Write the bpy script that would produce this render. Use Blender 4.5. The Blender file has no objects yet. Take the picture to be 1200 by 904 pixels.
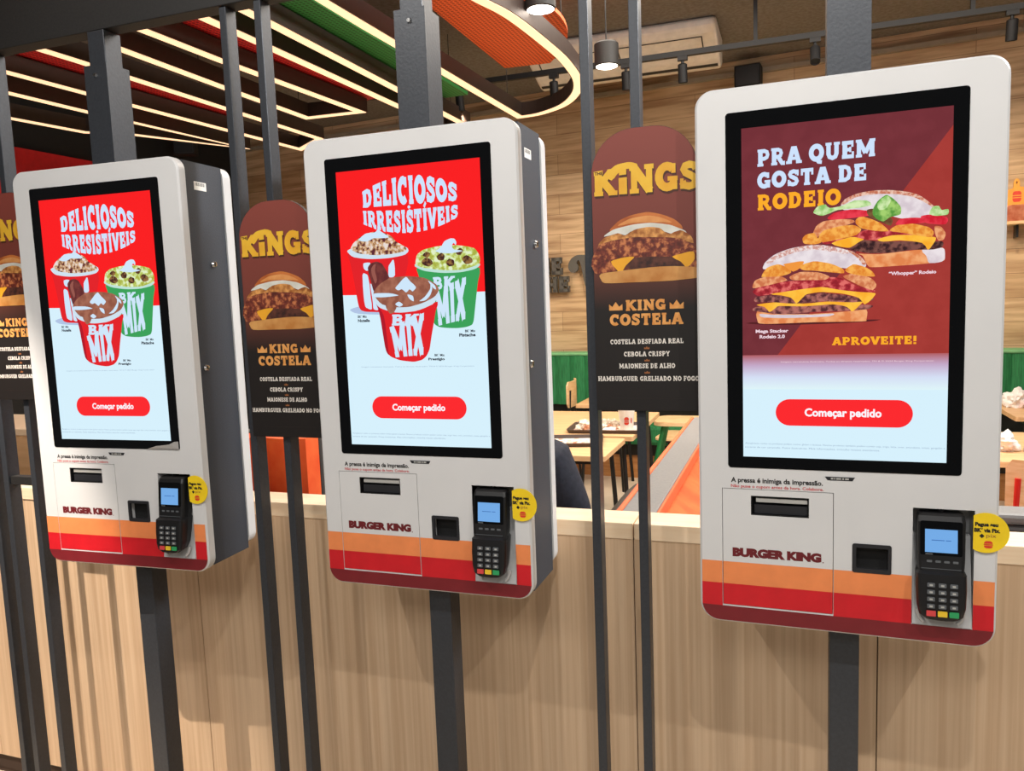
import bpy, bmesh, math, random
from math import sin, cos, pi, radians
from mathutils import Vector, Matrix, noise
from mathutils.geometry import tessellate_polygon

sc = bpy.context.scene
COL = sc.collection

# ------------------------------------------------------------------ camera
cam = bpy.data.cameras.new('camera')
cam.sensor_fit = 'HORIZONTAL'
cam.sensor_width = 36.0
cam.lens = 919.03 / 1200.0 * 36.0
cam.clip_start = 0.05
camo = bpy.data.objects.new('camera', cam)
camo.location = (0.76281, -1.51740, 1.52855)
camo.rotation_euler = (1.465133, 0.037750, 0.340348)
COL.objects.link(camo)
sc.camera = camo

# ------------------------------------------------------------------ exposure, world, lights
sc.view_settings.view_transform = 'Standard'
sc.view_settings.look = 'None'
sc.view_settings.exposure = 0.0
sc.view_settings.gamma = 1.0
sc.view_settings.use_curve_mapping = False

world = bpy.data.worlds.new('world')
sc.world = world
world.use_nodes = True
bg = world.node_tree.nodes['Background']
bg.inputs[0].default_value = (1.0, 0.97, 0.94, 1)
bg.inputs[1].default_value = 0.14


def spot(name, loc, aim, power, color, deg=70, blend=0.5, size=0.05):
    l = bpy.data.lights.new(name, 'SPOT')
    l.energy = power
    l.color = color
    l.spot_size = radians(deg)
    l.spot_blend = blend
    l.shadow_soft_size = size
    o = bpy.data.objects.new(name, l)
    o.location = loc
    o.rotation_euler = (Vector(aim) - Vector(loc)).to_track_quat('-Z', 'Y').to_euler()
    COL.objects.link(o)
    return o


def area(name, loc, aim, power, color, sx, sy):
    l = bpy.data.lights.new(name, 'AREA')
    l.shape = 'RECTANGLE'
    l.size = sx
    l.size_y = sy
    l.energy = power
    l.color = color
    o = bpy.data.objects.new(name, l)
    o.location = loc
    o.rotation_euler = (Vector(aim) - Vector(loc)).to_track_quat('-Z', 'Y').to_euler()
    COL.objects.link(o)
    return o


WARM = (1.0, 0.89, 0.76)
NEUT = (1.0, 0.95, 0.89)
# lobby downlights on the side of the person ordering
spot('lobby_spot_left', (-1.46, -1.18, 3.2), (-1.46, 0.30, 0.0), 520, (1.0, 0.86, 0.73), 31, 0.45, 0.012)
spot('lobby_spot_centre', (-0.85, -1.55, 3.2), (-0.15, 0.1, 1.0), 68, NEUT, 84, 0.6, 0.02)
spot('lobby_spot_right', (0.95, -1.60, 3.2), (0.55, 0.1, 1.0), 68, NEUT, 84, 0.6, 0.02)
spot('lobby_spot_far_right', (2.05, -1.60, 3.2), (1.05, 0.1, 1.0), 68, NEUT, 84, 0.6, 0.02)
area('lobby_ceiling_light', (0.2, -3.0, 3.1), (0.2, 0.0, 1.2), 34, (1.0, 0.98, 0.95), 2.4, 0.8)
# dining room light from the ceiling rows behind the counter
area('dining_ceiling_light', (0.9, 2.3, 3.35), (0.9, 2.3, 0), 120, WARM, 3.0, 2.4)
area('dining_ceiling_light_right', (2.6, 1.2, 3.3), (-0.2, 0.1, 1.9), 150, (0.96, 0.98, 1.0), 0.8, 0.8)
area('dining_ceiling_light_far', (-2.6, 3.2, 2.75), (-2.6, 3.2, 0), 60, WARM, 2.2, 2.0)

# ------------------------------------------------------------------ materials
def lin(c):
    r = []
    for x in c:
        x = x / 255.0
        r.append(x / 12.92 if x <= 0.04045 else ((x + 0.055) / 1.055) ** 2.4)
    return (r[0], r[1], r[2], 1.0)


MATS = {}


def new_mat(name):
    m = bpy.data.materials.new(name)
    m.use_nodes = True
    MATS[name] = m
    nt = m.node_tree
    return m, nt, nt.nodes['Principled BSDF']


def noise_color(nt, c1, c2, scale, coords='Object', stretch=(1, 1, 1), detail=4, lo=0.35, hi=0.65, c3=None):
    tc = nt.nodes.new('ShaderNodeTexCoord')
    mp = nt.nodes.new('ShaderNodeMapping')
    mp.inputs['Scale'].default_value = stretch
    nz = nt.nodes.new('ShaderNodeTexNoise')
    nz.inputs['Scale'].default_value = scale
    nz.inputs['Detail'].default_value = detail
    cr = nt.nodes.new('ShaderNodeValToRGB')
    cr.color_ramp.elements[0].position = lo
    cr.color_ramp.elements[0].color = lin(c1)
    cr.color_ramp.elements[1].position = hi
    cr.color_ramp.elements[1].color = lin(c2)
    if c3:
        e = cr.color_ramp.elements.new((lo + hi) / 2)
        e.color = lin(c3)
    nt.links.new(tc.outputs[coords], mp.inputs['Vector'])
    nt.links.new(mp.outputs['Vector'], nz.inputs['Vector'])
    nt.links.new(nz.outputs['Fac'], cr.inputs['Fac'])
    return cr.outputs['Color'], nz


def pbr(name, c, rough=0.5, metal=0.0, c2=None, scale=20, stretch=(1, 1, 1), bump=0.0, spec=0.5, c3=None, lo=0.35, hi=0.65):
    m, nt, b = new_mat(name)
    b.inputs['Roughness'].default_value = rough
    b.inputs['Metallic'].default_value = metal
    b.inputs['Specular IOR Level'].default_value = spec
    if c2 is None:
        c2 = tuple(min(255, x * 1.05 + 1) for x in c)
    col, nz = noise_color(nt, c, c2, scale, stretch=stretch, c3=c3, lo=lo, hi=hi)
    nt.links.new(col, b.inputs['Base Color'])
    if bump:
        bp = nt.nodes.new('ShaderNodeBump')
        bp.inputs['Strength'].default_value = bump
        bp.inputs['Distance'].default_value = 0.003
        nt.links.new(nz.outputs['Fac'], bp.inputs['Height'])
        nt.links.new(bp.outputs['Normal'], b.inputs['Normal'])
    return m


def screen(name, c, c2=None, scale=90, c3=None, lo=0.4, hi=0.6, strength=1.0, stretch=(1, 1, 1)):
    """a colour on a glossy lit display"""
    m, nt, b = new_mat(name)
    b.inputs['Base Color'].default_value = (0.004, 0.004, 0.004, 1)
    b.inputs['Roughness'].default_value = 0.08
    b.inputs['Specular IOR Level'].default_value = 0.35
    b.inputs['Emission Strength'].default_value = strength
    if c2 is None:
        b.inputs['Emission Color'].default_value = lin(c)
    else:
        col, _ = noise_color(nt, c, c2, scale, c3=c3, lo=lo, hi=hi, stretch=stretch)
        nt.links.new(col, b.inputs['Emission Color'])
    return m


def glow(name, c, strength):
    m, nt, b = new_mat(name)
    b.inputs['Base Color'].default_value = lin(c)
    b.inputs['Emission Color'].default_value = lin(c)
    b.inputs['Emission Strength'].default_value = strength
    return m


def ramp_z(m, stops, emit):
    """printed / displayed picture whose colour runs with the height on the picture"""
    nt = m.node_tree
    b = nt.nodes['Principled BSDF']
    tc = nt.nodes.new('ShaderNodeTexCoord')
    sp = nt.nodes.new('ShaderNodeSeparateXYZ')
    mr = nt.nodes.new('ShaderNodeMapRange')
    z0, z1 = stops[0][0], stops[-1][0]
    mr.inputs['From Min'].default_value = z0
    mr.inputs['From Max'].default_value = z1
    cr = nt.nodes.new('ShaderNodeValToRGB')
    els = cr.color_ramp.elements
    els[0].position = 0
    els[0].color = lin(stops[0][1])
    els[1].position = 1
    els[1].color = lin(stops[-1][1])
    for z, c in stops[1:-1]:
        e = els.new((z - z0) / (z1 - z0))
        e.color = lin(c)
    nt.links.new(tc.outputs['Object'], sp.inputs[0])
    nt.links.new(sp.outputs['Z'], mr.inputs['Value'])
    nt.links.new(mr.outputs[0], cr.inputs['Fac'])
    nt.links.new(cr.outputs['Color'], b.inputs['Emission Color' if emit else 'Base Color'])


KB = 0.6254      # screen centre above the kiosk's lower edge
# kiosk shell
pbr('white_panel', (218, 219, 220), 0.35, c2=(222, 223, 224), scale=6)
pbr('stripe_orange', (236, 140, 84), 0.4)
pbr('stripe_red', (205, 26, 38), 0.4)
pbr('stripe_maroon', (120, 30, 38), 0.4)
pbr('print_maroon', (105, 24, 32), 0.5)
pbr('print_black', (28, 26, 26), 0.5)
pbr('print_red', (196, 52, 58), 0.5)
pbr('charcoal_shell', (50, 55, 64), 0.55, c2=(56, 62, 72), scale=300, bump=0.15)
pbr('bezel_black', (6, 7, 9), 0.06, spec=0.28)
pbr('plastic_black', (20, 20, 22), 0.42)
pbr('plastic_dark', (38, 39, 43), 0.35)
pbr('hole_black', (8, 8, 9), 0.7)
pbr('silver', (196, 197, 198), 0.45, 0.0, c2=(206, 207, 208), scale=12)
pbr('cradle_grey', (188, 190, 191), 0.42, 0.15, c2=(205, 206, 207), scale=30)
pbr('chrome', (205, 205, 205), 0.18, 1.0)
pbr('paper_white', (232, 230, 224), 0.7)
pbr('label_grey', (176, 176, 172), 0.4)
pbr('key_grey', (92, 96, 100), 0.5)
pbr('key_red', (214, 70, 72), 0.5)
pbr('key_yellow', (238, 200, 50), 0.5)
pbr('key_green', (46, 160, 96), 0.5)
pbr('sticker_yellow', (240, 206, 30), 0.5)
pbr('film_clear', (170, 168, 165), 0.25)
screen('reader_screen', (120, 178, 240), strength=0.9)
screen('reader_text', (70, 120, 190), strength=0.9)
# displays
screen('s_red', (250, 22, 26))
screen('s_white', (214, 240, 252))
screen('s_text', (205, 226, 252))
screen('s_button', (252, 36, 42))
screen('s_btn_text', (250, 246, 252))
screen('s_grey', (150, 172, 196))
screen('s_dark', (30, 36, 52))
screen('s_maroon', (112, 42, 50), (118, 46, 54), 30)
screen('s_brick', (160, 52, 46), (166, 56, 50), 30)
screen('s_gold', (252, 172, 36))
screen('s_pink', (240, 214, 224))
screen('cup_red', (226, 28, 36))
screen('cup_dark', (176, 14, 36))
screen('cup_green', (56, 160, 88))
screen('rim_white', (206, 226, 240))
screen('rim_green', (190, 226, 216))
screen('cup_shadow', (176, 196, 228))
screen('white', (206, 230, 250))
screen('topping_brown', (92, 36, 48), (232, 220, 214), 110, (206, 160, 110))
screen('topping_green', (168, 176, 66), (226, 240, 200), 110, (196, 214, 120))
screen('chunk', (64, 30, 30), (150, 110, 60), 130)
screen('bar_brown', (96, 40, 42), (120, 56, 52), 60)
screen('bar_light', (150, 86, 76))
screen('choc', (142, 84, 66), (166, 106, 84), 60)
screen('bun_base', (226, 132, 76), (244, 172, 116), 60)
screen('bun_white', (214, 200, 208), (236, 226, 230), 50)
screen('seed', (206, 150, 140), (240, 226, 224), 260)
screen('crust', (196, 112, 84), (236, 196, 176), 220)
screen('patty', (52, 26, 30), (126, 78, 70), 120)
screen('patty_red', (84, 40, 46), (180, 110, 100), 110)
screen('bacon', (146, 28, 40), (226, 110, 104), 90, (178, 46, 56))
screen('cheese', (250, 172, 40), (255, 196, 66), 40)
screen('cheese_dark', (240, 150, 60))
screen('ring', (226, 134, 46), (248, 178, 80), 120)
screen('ring_dark', (206, 116, 74), (240, 170, 120), 120)
screen('tomato', (206, 22, 44), (234, 60, 78), 60)
screen('pickle', (92, 50, 36), (120, 90, 50), 60)
screen('lettuce', (86, 150, 60), (164, 208, 110), 70)
screen('lettuce_pale', (140, 196, 100), (214, 236, 180), 70)
screen('shadow', (84, 26, 30))
ramp_z(screen('s_fade', (200, 200, 230)),
       [(KB - 0.172, (222, 244, 248)), (KB - 0.150, (212, 222, 244)), (KB - 0.128, (196, 168, 200)), (KB - 0.109, (176, 92, 96))], True)
# printed posters
ramp_z(pbr('poster_base', (120, 60, 50), 0.55),
       [(0.0, (22, 17, 16)), (0.205, (24, 18, 16)), (0.262, (84, 44, 34)), (0.30, (112, 54, 44)), (0.56, (134, 62, 52))], False)
pbr('poster_edge', (40, 28, 26), 0.5)
pbr('p_gold', (226, 166, 40), 0.5, c2=(240, 196, 60), scale=14)
pbr('p_gold_dark', (70, 34, 18), 0.5)
pbr('p_copper', (214, 140, 66), 0.5, c2=(232, 168, 96), scale=60)
pbr('p_white', (226, 220, 212), 0.5)
pbr('p_brown', (150, 92, 52), 0.5)
pbr('bun_gold', (168, 84, 34), 0.5, c2=(206, 122, 60), scale=20)
pbr('bun_light', (206, 130, 66), 0.5, c2=(226, 160, 96), scale=24)
pbr('mayo', (206, 206, 196), 0.5, c2=(226, 226, 220), scale=30)
pbr('crispy', (150, 84, 34), 0.5, c2=(226, 164, 92), scale=90)
pbr('rib', (84, 32, 24), 0.5, c2=(200, 124, 76), scale=110, c3=(120, 50, 36))
pbr('patty_dark', (48, 24, 20), 0.5, c2=(96, 52, 40), scale=90)
pbr('cheese_print', (232, 166, 40), 0.5)
pbr('bun_print', (186, 122, 58), 0.5, c2=(212, 158, 92), scale=24)
# building
pbr('post_steel', (57, 60, 66), 0.38, 0.25, c2=(62, 66, 72), scale=160, bump=0.1)
pbr('post_dark', (34, 33, 33), 0.55, 0.1, c2=(40, 39, 38), scale=160, bump=0.1)
pbr('laminate', (206, 174, 140), 0.5, c2=(222, 193, 160), scale=30, stretch=(3.4, 3.4, 0.05), bump=0.05)
pbr('laminate_pale', (244, 216, 180), 0.45, c2=(250, 226, 194), scale=30, stretch=(0.2, 3, 3))
pbr('seam_dark', (60, 44, 34), 0.8)
pbr('kick_dark', (70, 52, 42), 0.8)
pbr('floor_tile', (216, 200, 178), 0.35, c2=(226, 212, 192), scale=3)
pbr('ceiling_grey', (126, 121, 116), 0.9, c2=(110, 102, 92), scale=40)
pbr('black_matte', (18, 18, 20), 0.6)
pbr('ac_white', (214, 206, 196), 0.45)
pbr('vent_dark', (40, 34, 30), 0.7)
pbr('conduit', (150, 138, 120), 0.5)
pbr('fascia_red', (206, 30, 42), 0.5)
pbr('channel_dark', (66, 54, 50), 0.45, 0.2)
pbr('sign_grey', (84, 82, 78), 0.5)
glow('led', (255, 212, 170), 1.2)
glow('lamp_glow', (255, 246, 232), 9.0)
glow('spot_glow', (255, 240, 214), 6.0)
# furniture
pbr('velvet_green', (20, 100, 56), 0.75, c2=(38, 128, 76), scale=18, stretch=(6, 6, 0.6), bump=0.1)
pbr('velvet_green_light', (110, 170, 120), 0.7)
pbr('velvet_orange', (240, 84, 30), 0.75, c2=(250, 110, 50), scale=10, bump=0.1)
pbr('trim_orange', (226, 110, 66), 0.6)
pbr('leather_grey', (128, 128, 128), 0.5, c2=(136, 136, 135), scale=120)
pbr('leather_dark', (62, 60, 60), 0.5)
pbr('plywood', (226, 184, 132), 0.45, c2=(238, 204, 158), scale=14, stretch=(1, 1, 5))
pbr('wood_table', (222, 176, 126), 0.45, c2=(236, 194, 146), scale=10, stretch=(0.4, 4, 4))
pbr('wood_base', (176, 118, 66), 0.5, c2=(196, 140, 86), scale=12, stretch=(0.4, 4, 4))
pbr('metal_black', (26, 26, 26), 0.45, 0.3)
pbr('metal_green', (24, 118, 62), 0.4)
pbr('metal_red', (200, 36, 30), 0.4)
pbr('tray_brown', (74, 60, 54), 0.5)
pbr('tray_liner', (232, 222, 210), 0.7, c2=(206, 120, 90), scale=30, lo=0.55, hi=0.6)
pbr('wrapper', (236, 226, 210), 0.6, c2=(214, 150, 110), scale=18, lo=0.5, hi=0.62)
pbr('napkin', (246, 242, 238), 0.8, c2=(236, 206, 200), scale=9, lo=0.55, hi=0.7)
pbr('wrapper_grey', (120, 116, 116), 0.6, c2=(190, 190, 192), scale=16)
pbr('cup_paper', (240, 234, 222), 0.5)
pbr('emblem_red', (214, 62, 38), 0.5)
pbr('emblem_orange', (236, 150, 50), 0.5)
pbr('copper_box', (196, 104, 72), 0.3, 0.5, c2=(224, 150, 116), scale=20)
pbr('board_gold', (232, 164, 60), 0.5)
pbr('skin', (198, 150, 122), 0.55)
pbr('hair', (36, 27, 22), 0.6, c2=(52, 40, 33), scale=120, stretch=(1, 1, 0.2))
pbr('navy_cloth', (30, 33, 44), 0.85, c2=(40, 43, 56), scale=60, bump=0.2)
pbr('denim', (46, 58, 84), 0.85, c2=(58, 72, 100), scale=90, bump=0.2)
pbr('shoe_white', (214, 212, 206), 0.6)


def perforated(name, c, dark):
    m, nt, b = new_mat(name)
    tc = nt.nodes.new('ShaderNodeTexCoord')
    vo = nt.nodes.new('ShaderNodeTexVoronoi')
    vo.inputs['Scale'].default_value = 42
    vo.inputs['Randomness'].default_value = 0.0
    cr = nt.nodes.new('ShaderNodeValToRGB')
    cr.color_ramp.elements[0].position = 0.30
    cr.color_ramp.elements[0].color = lin(dark)
    cr.color_ramp.elements[1].position = 0.36
    cr.color_ramp.elements[1].color = lin(c)
    nt.links.new(tc.outputs['Object'], vo.inputs['Vector'])
    nt.links.new(vo.outputs['Distance'], cr.inputs['Fac'])
    nt.links.new(cr.outputs['Color'], b.inputs['Base Color'])
    b.inputs['Roughness'].default_value = 0.55


perforated('mesh_orange', (255, 116, 58), (186, 58, 26))
perforated('mesh_red', (224, 40, 44), (130, 18, 24))
perforated('mesh_green', (58, 150, 74), (24, 84, 38))


def planks(name):
    m, nt, b = new_mat(name)
    tc = nt.nodes.new('ShaderNodeTexCoord')
    mp = nt.nodes.new('ShaderNodeMapping')
    mp.inputs['Rotation'].default_value = (radians(-90), 0, 0)
    br = nt.nodes.new('ShaderNodeTexBrick')
    br.offset = 0.37
    br.inputs['Scale'].default_value = 1.0
    br.inputs['Brick Width'].default_value = 1.25
    br.inputs['Row Height'].default_value = 0.178
    br.inputs['Mortar Size'].default_value = 0.0022
    br.inputs['Color1'].default_value = lin((204, 172, 132))
    br.inputs['Color2'].default_value = lin((226, 197, 158))
    br.inputs['Mortar'].default_value = lin((158, 126, 92))
    br.inputs['Bias'].default_value = 0.0
    col, nz = noise_color(nt, (168, 140, 116), (255, 255, 255), 4, stretch=(0.45, 1, 6), detail=6, lo=0.3, hi=0.6)
    mx = nt.nodes.new('ShaderNodeMix')
    mx.data_type = 'RGBA'
    mx.blend_type = 'MULTIPLY'
    mx.inputs[0].default_value = 0.75
    nt.links.new(tc.outputs['Object'], mp.inputs['Vector'])
    nt.links.new(mp.outputs['Vector'], br.inputs['Vector'])
    nt.links.new(br.outputs['Color'], mx.inputs[6])
    nt.links.new(col, mx.inputs[7])
    nt.links.new(mx.outputs[2], b.inputs['Base Color'])
    b.inputs['Roughness'].default_value = 0.5


planks('wall_planks')

# ------------------------------------------------------------------ mesh helpers
class MB:
    """collects geometry of one part"""

    def __init__(s):
        s.v, s.f, s.m, s.slots = [], [], [], []

    def mi(s, mat):
        if mat not in s.slots:
            s.slots.append(mat)
        return s.slots.index(mat)

    def add(s, vs, fs, mat):
        o = len(s.v)
        k = s.mi(mat)
        s.v += [tuple(p) for p in vs]
        for f in fs:
            s.f.append(tuple(o + i for i in f))
            s.m.append(k)

    def box(s, x0, x1, y0, y1, z0, z1, mat, M=None):
        vs = [(x, y, z) for z in (z0, z1) for y in (y0, y1) for x in (x0, x1)]
        if M is not None:
            vs = [M @ Vector(v) for v in vs]
        s.add(vs, [(0, 2, 3, 1), (4, 5, 7, 6), (0, 1, 5, 4), (1, 3, 7, 5), (3, 2, 6, 7), (2, 0, 4, 6)], mat)

    def flat(s, loop, y, mat, holes=(), P=None):
        """filled outline in the x-z plane at depth y, facing -y"""
        P = P or (lambda u, v: (u, y, v))
        loops = [loop] + list(holes)
        tri = tessellate_polygon([[Vector((a, b, 0)) for a, b in l] for l in loops])
        pts = [p for l in loops for p in l]
        fs = []
        for t in tri:
            (ax, ay), (bx, by), (cx, cy) = [pts[i] for i in t]
            a2 = (bx - ax) * (cy - ay) - (by - ay) * (cx - ax)
            fs.append(tuple(t) if a2 > 0 else (t[0], t[2], t[1]))
        s.add([P(*p) for p in pts], fs, mat)

    def prism(s, loop, y0, y1, mat, holes=(), cham=0.0, side=None, back=True):
        """outline in x-z extruded from y0 (front) to y1"""
        side = side or mat
        if cham:
            inner = inset(loop, cham)
            s.flat(inner, y0, mat, holes)
            n = len(loop)
            vs = [(u, y0, v) for u, v in inner] + [(u, y0 + cham, v) for u, v in loop]
            s.add(vs, [(i, (i + 1) % n, n + (i + 1) % n, n + i) for i in range(n)][::1], side)
            ys = y0 + cham
        else:
            s.flat(loop, y0, mat, holes)
            ys = y0
        for l, a in [(loop, ys)] + [(h, y0) for h in holes]:
            n = len(l)
            vs = [(u, a, v) for u, v in l] + [(u, y1, v) for u, v in l]
            s.add(vs, [(i, (i + 1) % n, n + (i + 1) % n, n + i) for i in range(n)], side)
        if back:
            s.flat(loop, y1, side, holes)

    def tube(s, pts, r, mat, n=10, closed=False, cap=True):
        pts = [Vector(p) for p in pts]
        N = len(pts)
        vs, fs = [], []
        prev = None
        for i, p in enumerate(pts):
            a = pts[(i - 1) % N] if (closed or i > 0) else p
            b = pts[(i + 1) % N] if (closed or i < N - 1) else p
            t = (b - a).normalized()
            if prev is None:
                up = Vector((0, 0, 1)) if abs(t.z) < 0.9 else Vector((1, 0, 0))
                x = t.cross(up).normalized()
            else:
                x = (prev - t * prev.dot(t)).normalized()
            prev = x
            y = t.cross(x)
            for k in range(n):
                q = 2 * pi * k / n
                vs.append(p + (x * cos(q) + y * sin(q)) * r)
        for i in range(N if closed else N - 1):
            for k in range(n):
                a, b = i * n + k, i * n + (k + 1) % n
                j = ((i + 1) % N) * n
                fs.append((a, b, j + (k + 1) % n, j + k))
        if cap and not closed:
            fs.append(tuple(range(n))[::-1])
            fs.append(tuple((N - 1) * n + k for k in range(n)))
        s.add(vs, fs, mat)

    def lathe(s, prof, mat, c=(0, 0, 0), n=28, axis='z'):
        vs, fs = [], []
        for r, h in prof:
            for k in range(n):
                q = 2 * pi * k / n
                if axis == 'z':
                    vs.append((c[0] + r * cos(q), c[1] + r * sin(q), c[2] + h))
                elif axis == 'y':
                    vs.append((c[0] + r * cos(q), c[1] + h, c[2] + r * sin(q)))
                else:
                    vs.append((c[0] + h, c[1] + r * cos(q), c[2] + r * sin(q)))
        for i in range(len(prof) - 1):
            for k in range(n):
                fs.append((i * n + k, i * n + (k + 1) % n, (i + 1) * n + (k + 1) % n, (i + 1) * n + k))
        if prof[0][0] > 1e-6:
            fs.append(tuple(range(n))[::-1])
        if prof[-1][0] > 1e-6:
            fs.append(tuple((len(prof) - 1) * n + k for k in range(n)))
        s.add(vs, fs, mat)

    def slab(s, loop, z0, z1, mat):
        """outline in x-y extruded from z0 to z1"""
        n = len(loop)
        tri = tessellate_polygon([[Vector((a, b, 0)) for a, b in loop]])
        vs = [(a, b, z0) for a, b in loop] + [(a, b, z1) for a, b in loop]
        fs = [tuple(t) for t in tri] + [tuple(n + i for i in t) for t in tri]
        fs += [(i, (i + 1) % n, n + (i + 1) % n, n + i) for i in range(n)]
        s.add(vs, fs, mat)

    def build(s, name, parent=None, smooth=False, bevel=0.0, fix=True, loc=None):
        me = bpy.data.meshes.new(name)
        me.from_pydata(s.v, [], s.f)
        for m in s.slots:
            me.materials.append(MATS[m])
        for p, k in zip(me.polygons, s.m):
            p.material_index = k
        if fix:
            bm = bmesh.new()
            bm.from_mesh(me)
            bmesh.ops.remove_doubles(bm, verts=bm.verts, dist=1e-6)
            bmesh.ops.recalc_face_normals(bm, faces=bm.faces)
            bm.to_mesh(me)
            bm.free()
        o = bpy.data.objects.new(name, me)
        COL.objects.link(o)
        if parent is not None:
            o.parent = parent
        if loc is not None:
            o.location = loc
        if smooth:
            me.shade_smooth()
            me.set_sharp_from_angle(angle=radians(40))
        if bevel:
            b = o.modifiers.new('bevel', 'BEVEL')
            b.width = bevel
            b.segments = 2
            b.limit_method = 'ANGLE'
            b.angle_limit = radians(50)
        return o


def inset(loop, d):
    n = len(loop)
    area2 = sum(loop[i][0] * loop[(i + 1) % n][1] - loop[(i + 1) % n][0] * loop[i][1] for i in range(n))
    sg = 1 if area2 > 0 else -1
    out = []
    for i in range(n):
        a, b, c = Vector(loop[i - 1]), Vector(loop[i]), Vector(loop[(i + 1) % n])
        n1 = Vector((-(b - a).y, (b - a).x)).normalized() * sg
        n2 = Vector((-(c - b).y, (c - b).x)).normalized() * sg
        nn = (n1 + n2)
        nn = nn / max(nn.length_squared / 2, 0.2)
        out.append(tuple(b + nn * d))
    return out


def rrect(x0, x1, z0, z1, r, k=7, rs=None):
    """rounded rectangle, counter-clockwise; rs gives (bl, br, tr, tl) radii"""
    rs = rs or (r, r, r, r)
    out = []
    for (cx, cz, a0), rr in zip(((x0, z0, 180), (x1, z0, 270), (x1, z1, 0), (x0, z1, 90)), rs):
        ox = cx + rr if cx == x0 else cx - rr
        oz = cz + rr if cz == z0 else cz - rr
        if rr <= 1e-6:
            out.append((cx, cz))
            continue
        for i in range(k + 1):
            q = radians(a0 + 90.0 * i / k)
            out.append((ox + rr * cos(q), oz + rr * sin(q)))
    return out


def rect(x0, x1, z0, z1):
    return [(x0, z0), (x1, z0), (x1, z1), (x0, z1)]


def circle(cx, cz, r, n=28):
    return [(cx + r * cos(2 * pi * i / n), cz + r * sin(2 * pi * i / n)) for i in range(n)]


def blob(pts, k=3):
    """smooth closed outline through the points"""
    n = len(pts)
    out = []
    for i in range(n):
        p0, p1, p2, p3 = (Vector(pts[(i + j - 1) % n]) for j in range(4))
        for t in range(k):
            t = t / k
            q = 0.5 * (2 * p1 + (p2 - p0) * t * 0.8 + (2 * p0 - 5 * p1 + 4 * p2 - p3) * t * t * 0.8 + (3 * p1 - p0 - 3 * p2 + p3) * t ** 3 * 0.8)
            lnr = p1.lerp(p2, t)
            q = q if abs(q.x - lnr.x) + abs(q.y - lnr.y) < 0.03 else lnr
            out.append((q.x, q.y))
    return out


def thing(name, label, cat, loc=(0, 0, 0), rz=0.0, group=None):
    o = bpy.data.objects.new(name, None)
    o.empty_display_size = 0.1
    COL.objects.link(o)
    o.location = loc
    o.rotation_euler = (0, 0, rz)
    return tag(o, label, cat, group)


def tag(o, label, cat, group=None):
    o['label'] = label
    o['category'] = cat
    if group:
        o['group'] = group
    return o


def struct(o):
    o['kind'] = 'structure'
    return o


def kids(o):
    return [c for c in COL.objects if c.parent == o]


def copy_tree(o, parent=None):
    c = o.copy()
    COL.objects.link(c)
    if parent is not None:
        c.parent = parent
    for ch in kids(o):
        copy_tree(ch, c)
    return c

# ------------------------------------------------------------------ lettering
_tc = {}


def sans(txt, bold=0.0):
    """plain sans lettering as flat triangles"""
    if (txt, bold) in _tc:
        return _tc[(txt, bold)]
    cu = bpy.data.curves.new('lettering', 'FONT')
    cu.body = txt
    cu.size = 1.0
    cu.offset = bold
    cu.resolution_u = 3
    o = bpy.data.objects.new('lettering', cu)
    COL.objects.link(o)
    dg = bpy.context.evaluated_depsgraph_get()
    me = bpy.data.meshes.new_from_object(o.evaluated_get(dg))
    vs = [(v.co.x, v.co.y) for v in me.vertices]
    fs = [tuple(p.vertices) for p in me.polygons]
    bpy.data.objects.remove(o)
    bpy.data.curves.remove(cu)
    bpy.data.meshes.remove(me)
    xs = [v[0] for v in vs]
    ys = [v[1] for v in vs]
    bb = (min(xs), max(xs), min(ys), max(ys))
    _tc[(txt, bold)] = (vs, fs, bb)
    return _tc[(txt, bold)]


def put_sans(mb, txt, box, y, mat, bold=0.02, keep=False):
    vs, fs, (a, b, c, d) = sans(txt, bold)
    x0, x1, z0, z1 = box
    if keep:
        s = (z1 - z0) / (d - c)
        P = [(x0 + (p[0] - a) * s, y, z0 + (p[1] - c) * s) for p in vs]
    else:
        P = [(x0 + (p[0] - a) / (b - a) * (x1 - x0), y, z0 + (p[1] - c) / (d - c) * (z1 - z0)) for p in vs]
    mb.add(P, fs, mat)


def _serif(xs, z, h=19, t=16):
    return [([(x - h, z), (x + h, z)], t) for x in xs]


def _arc(cx, cz, rx, rz, a0, a1, n=14):
    return [(cx + rx * cos(radians(a0 + (a1 - a0) * i / n)), cz + rz * sin(radians(a0 + (a1 - a0) * i / n))) for i in range(n + 1)]


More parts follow.
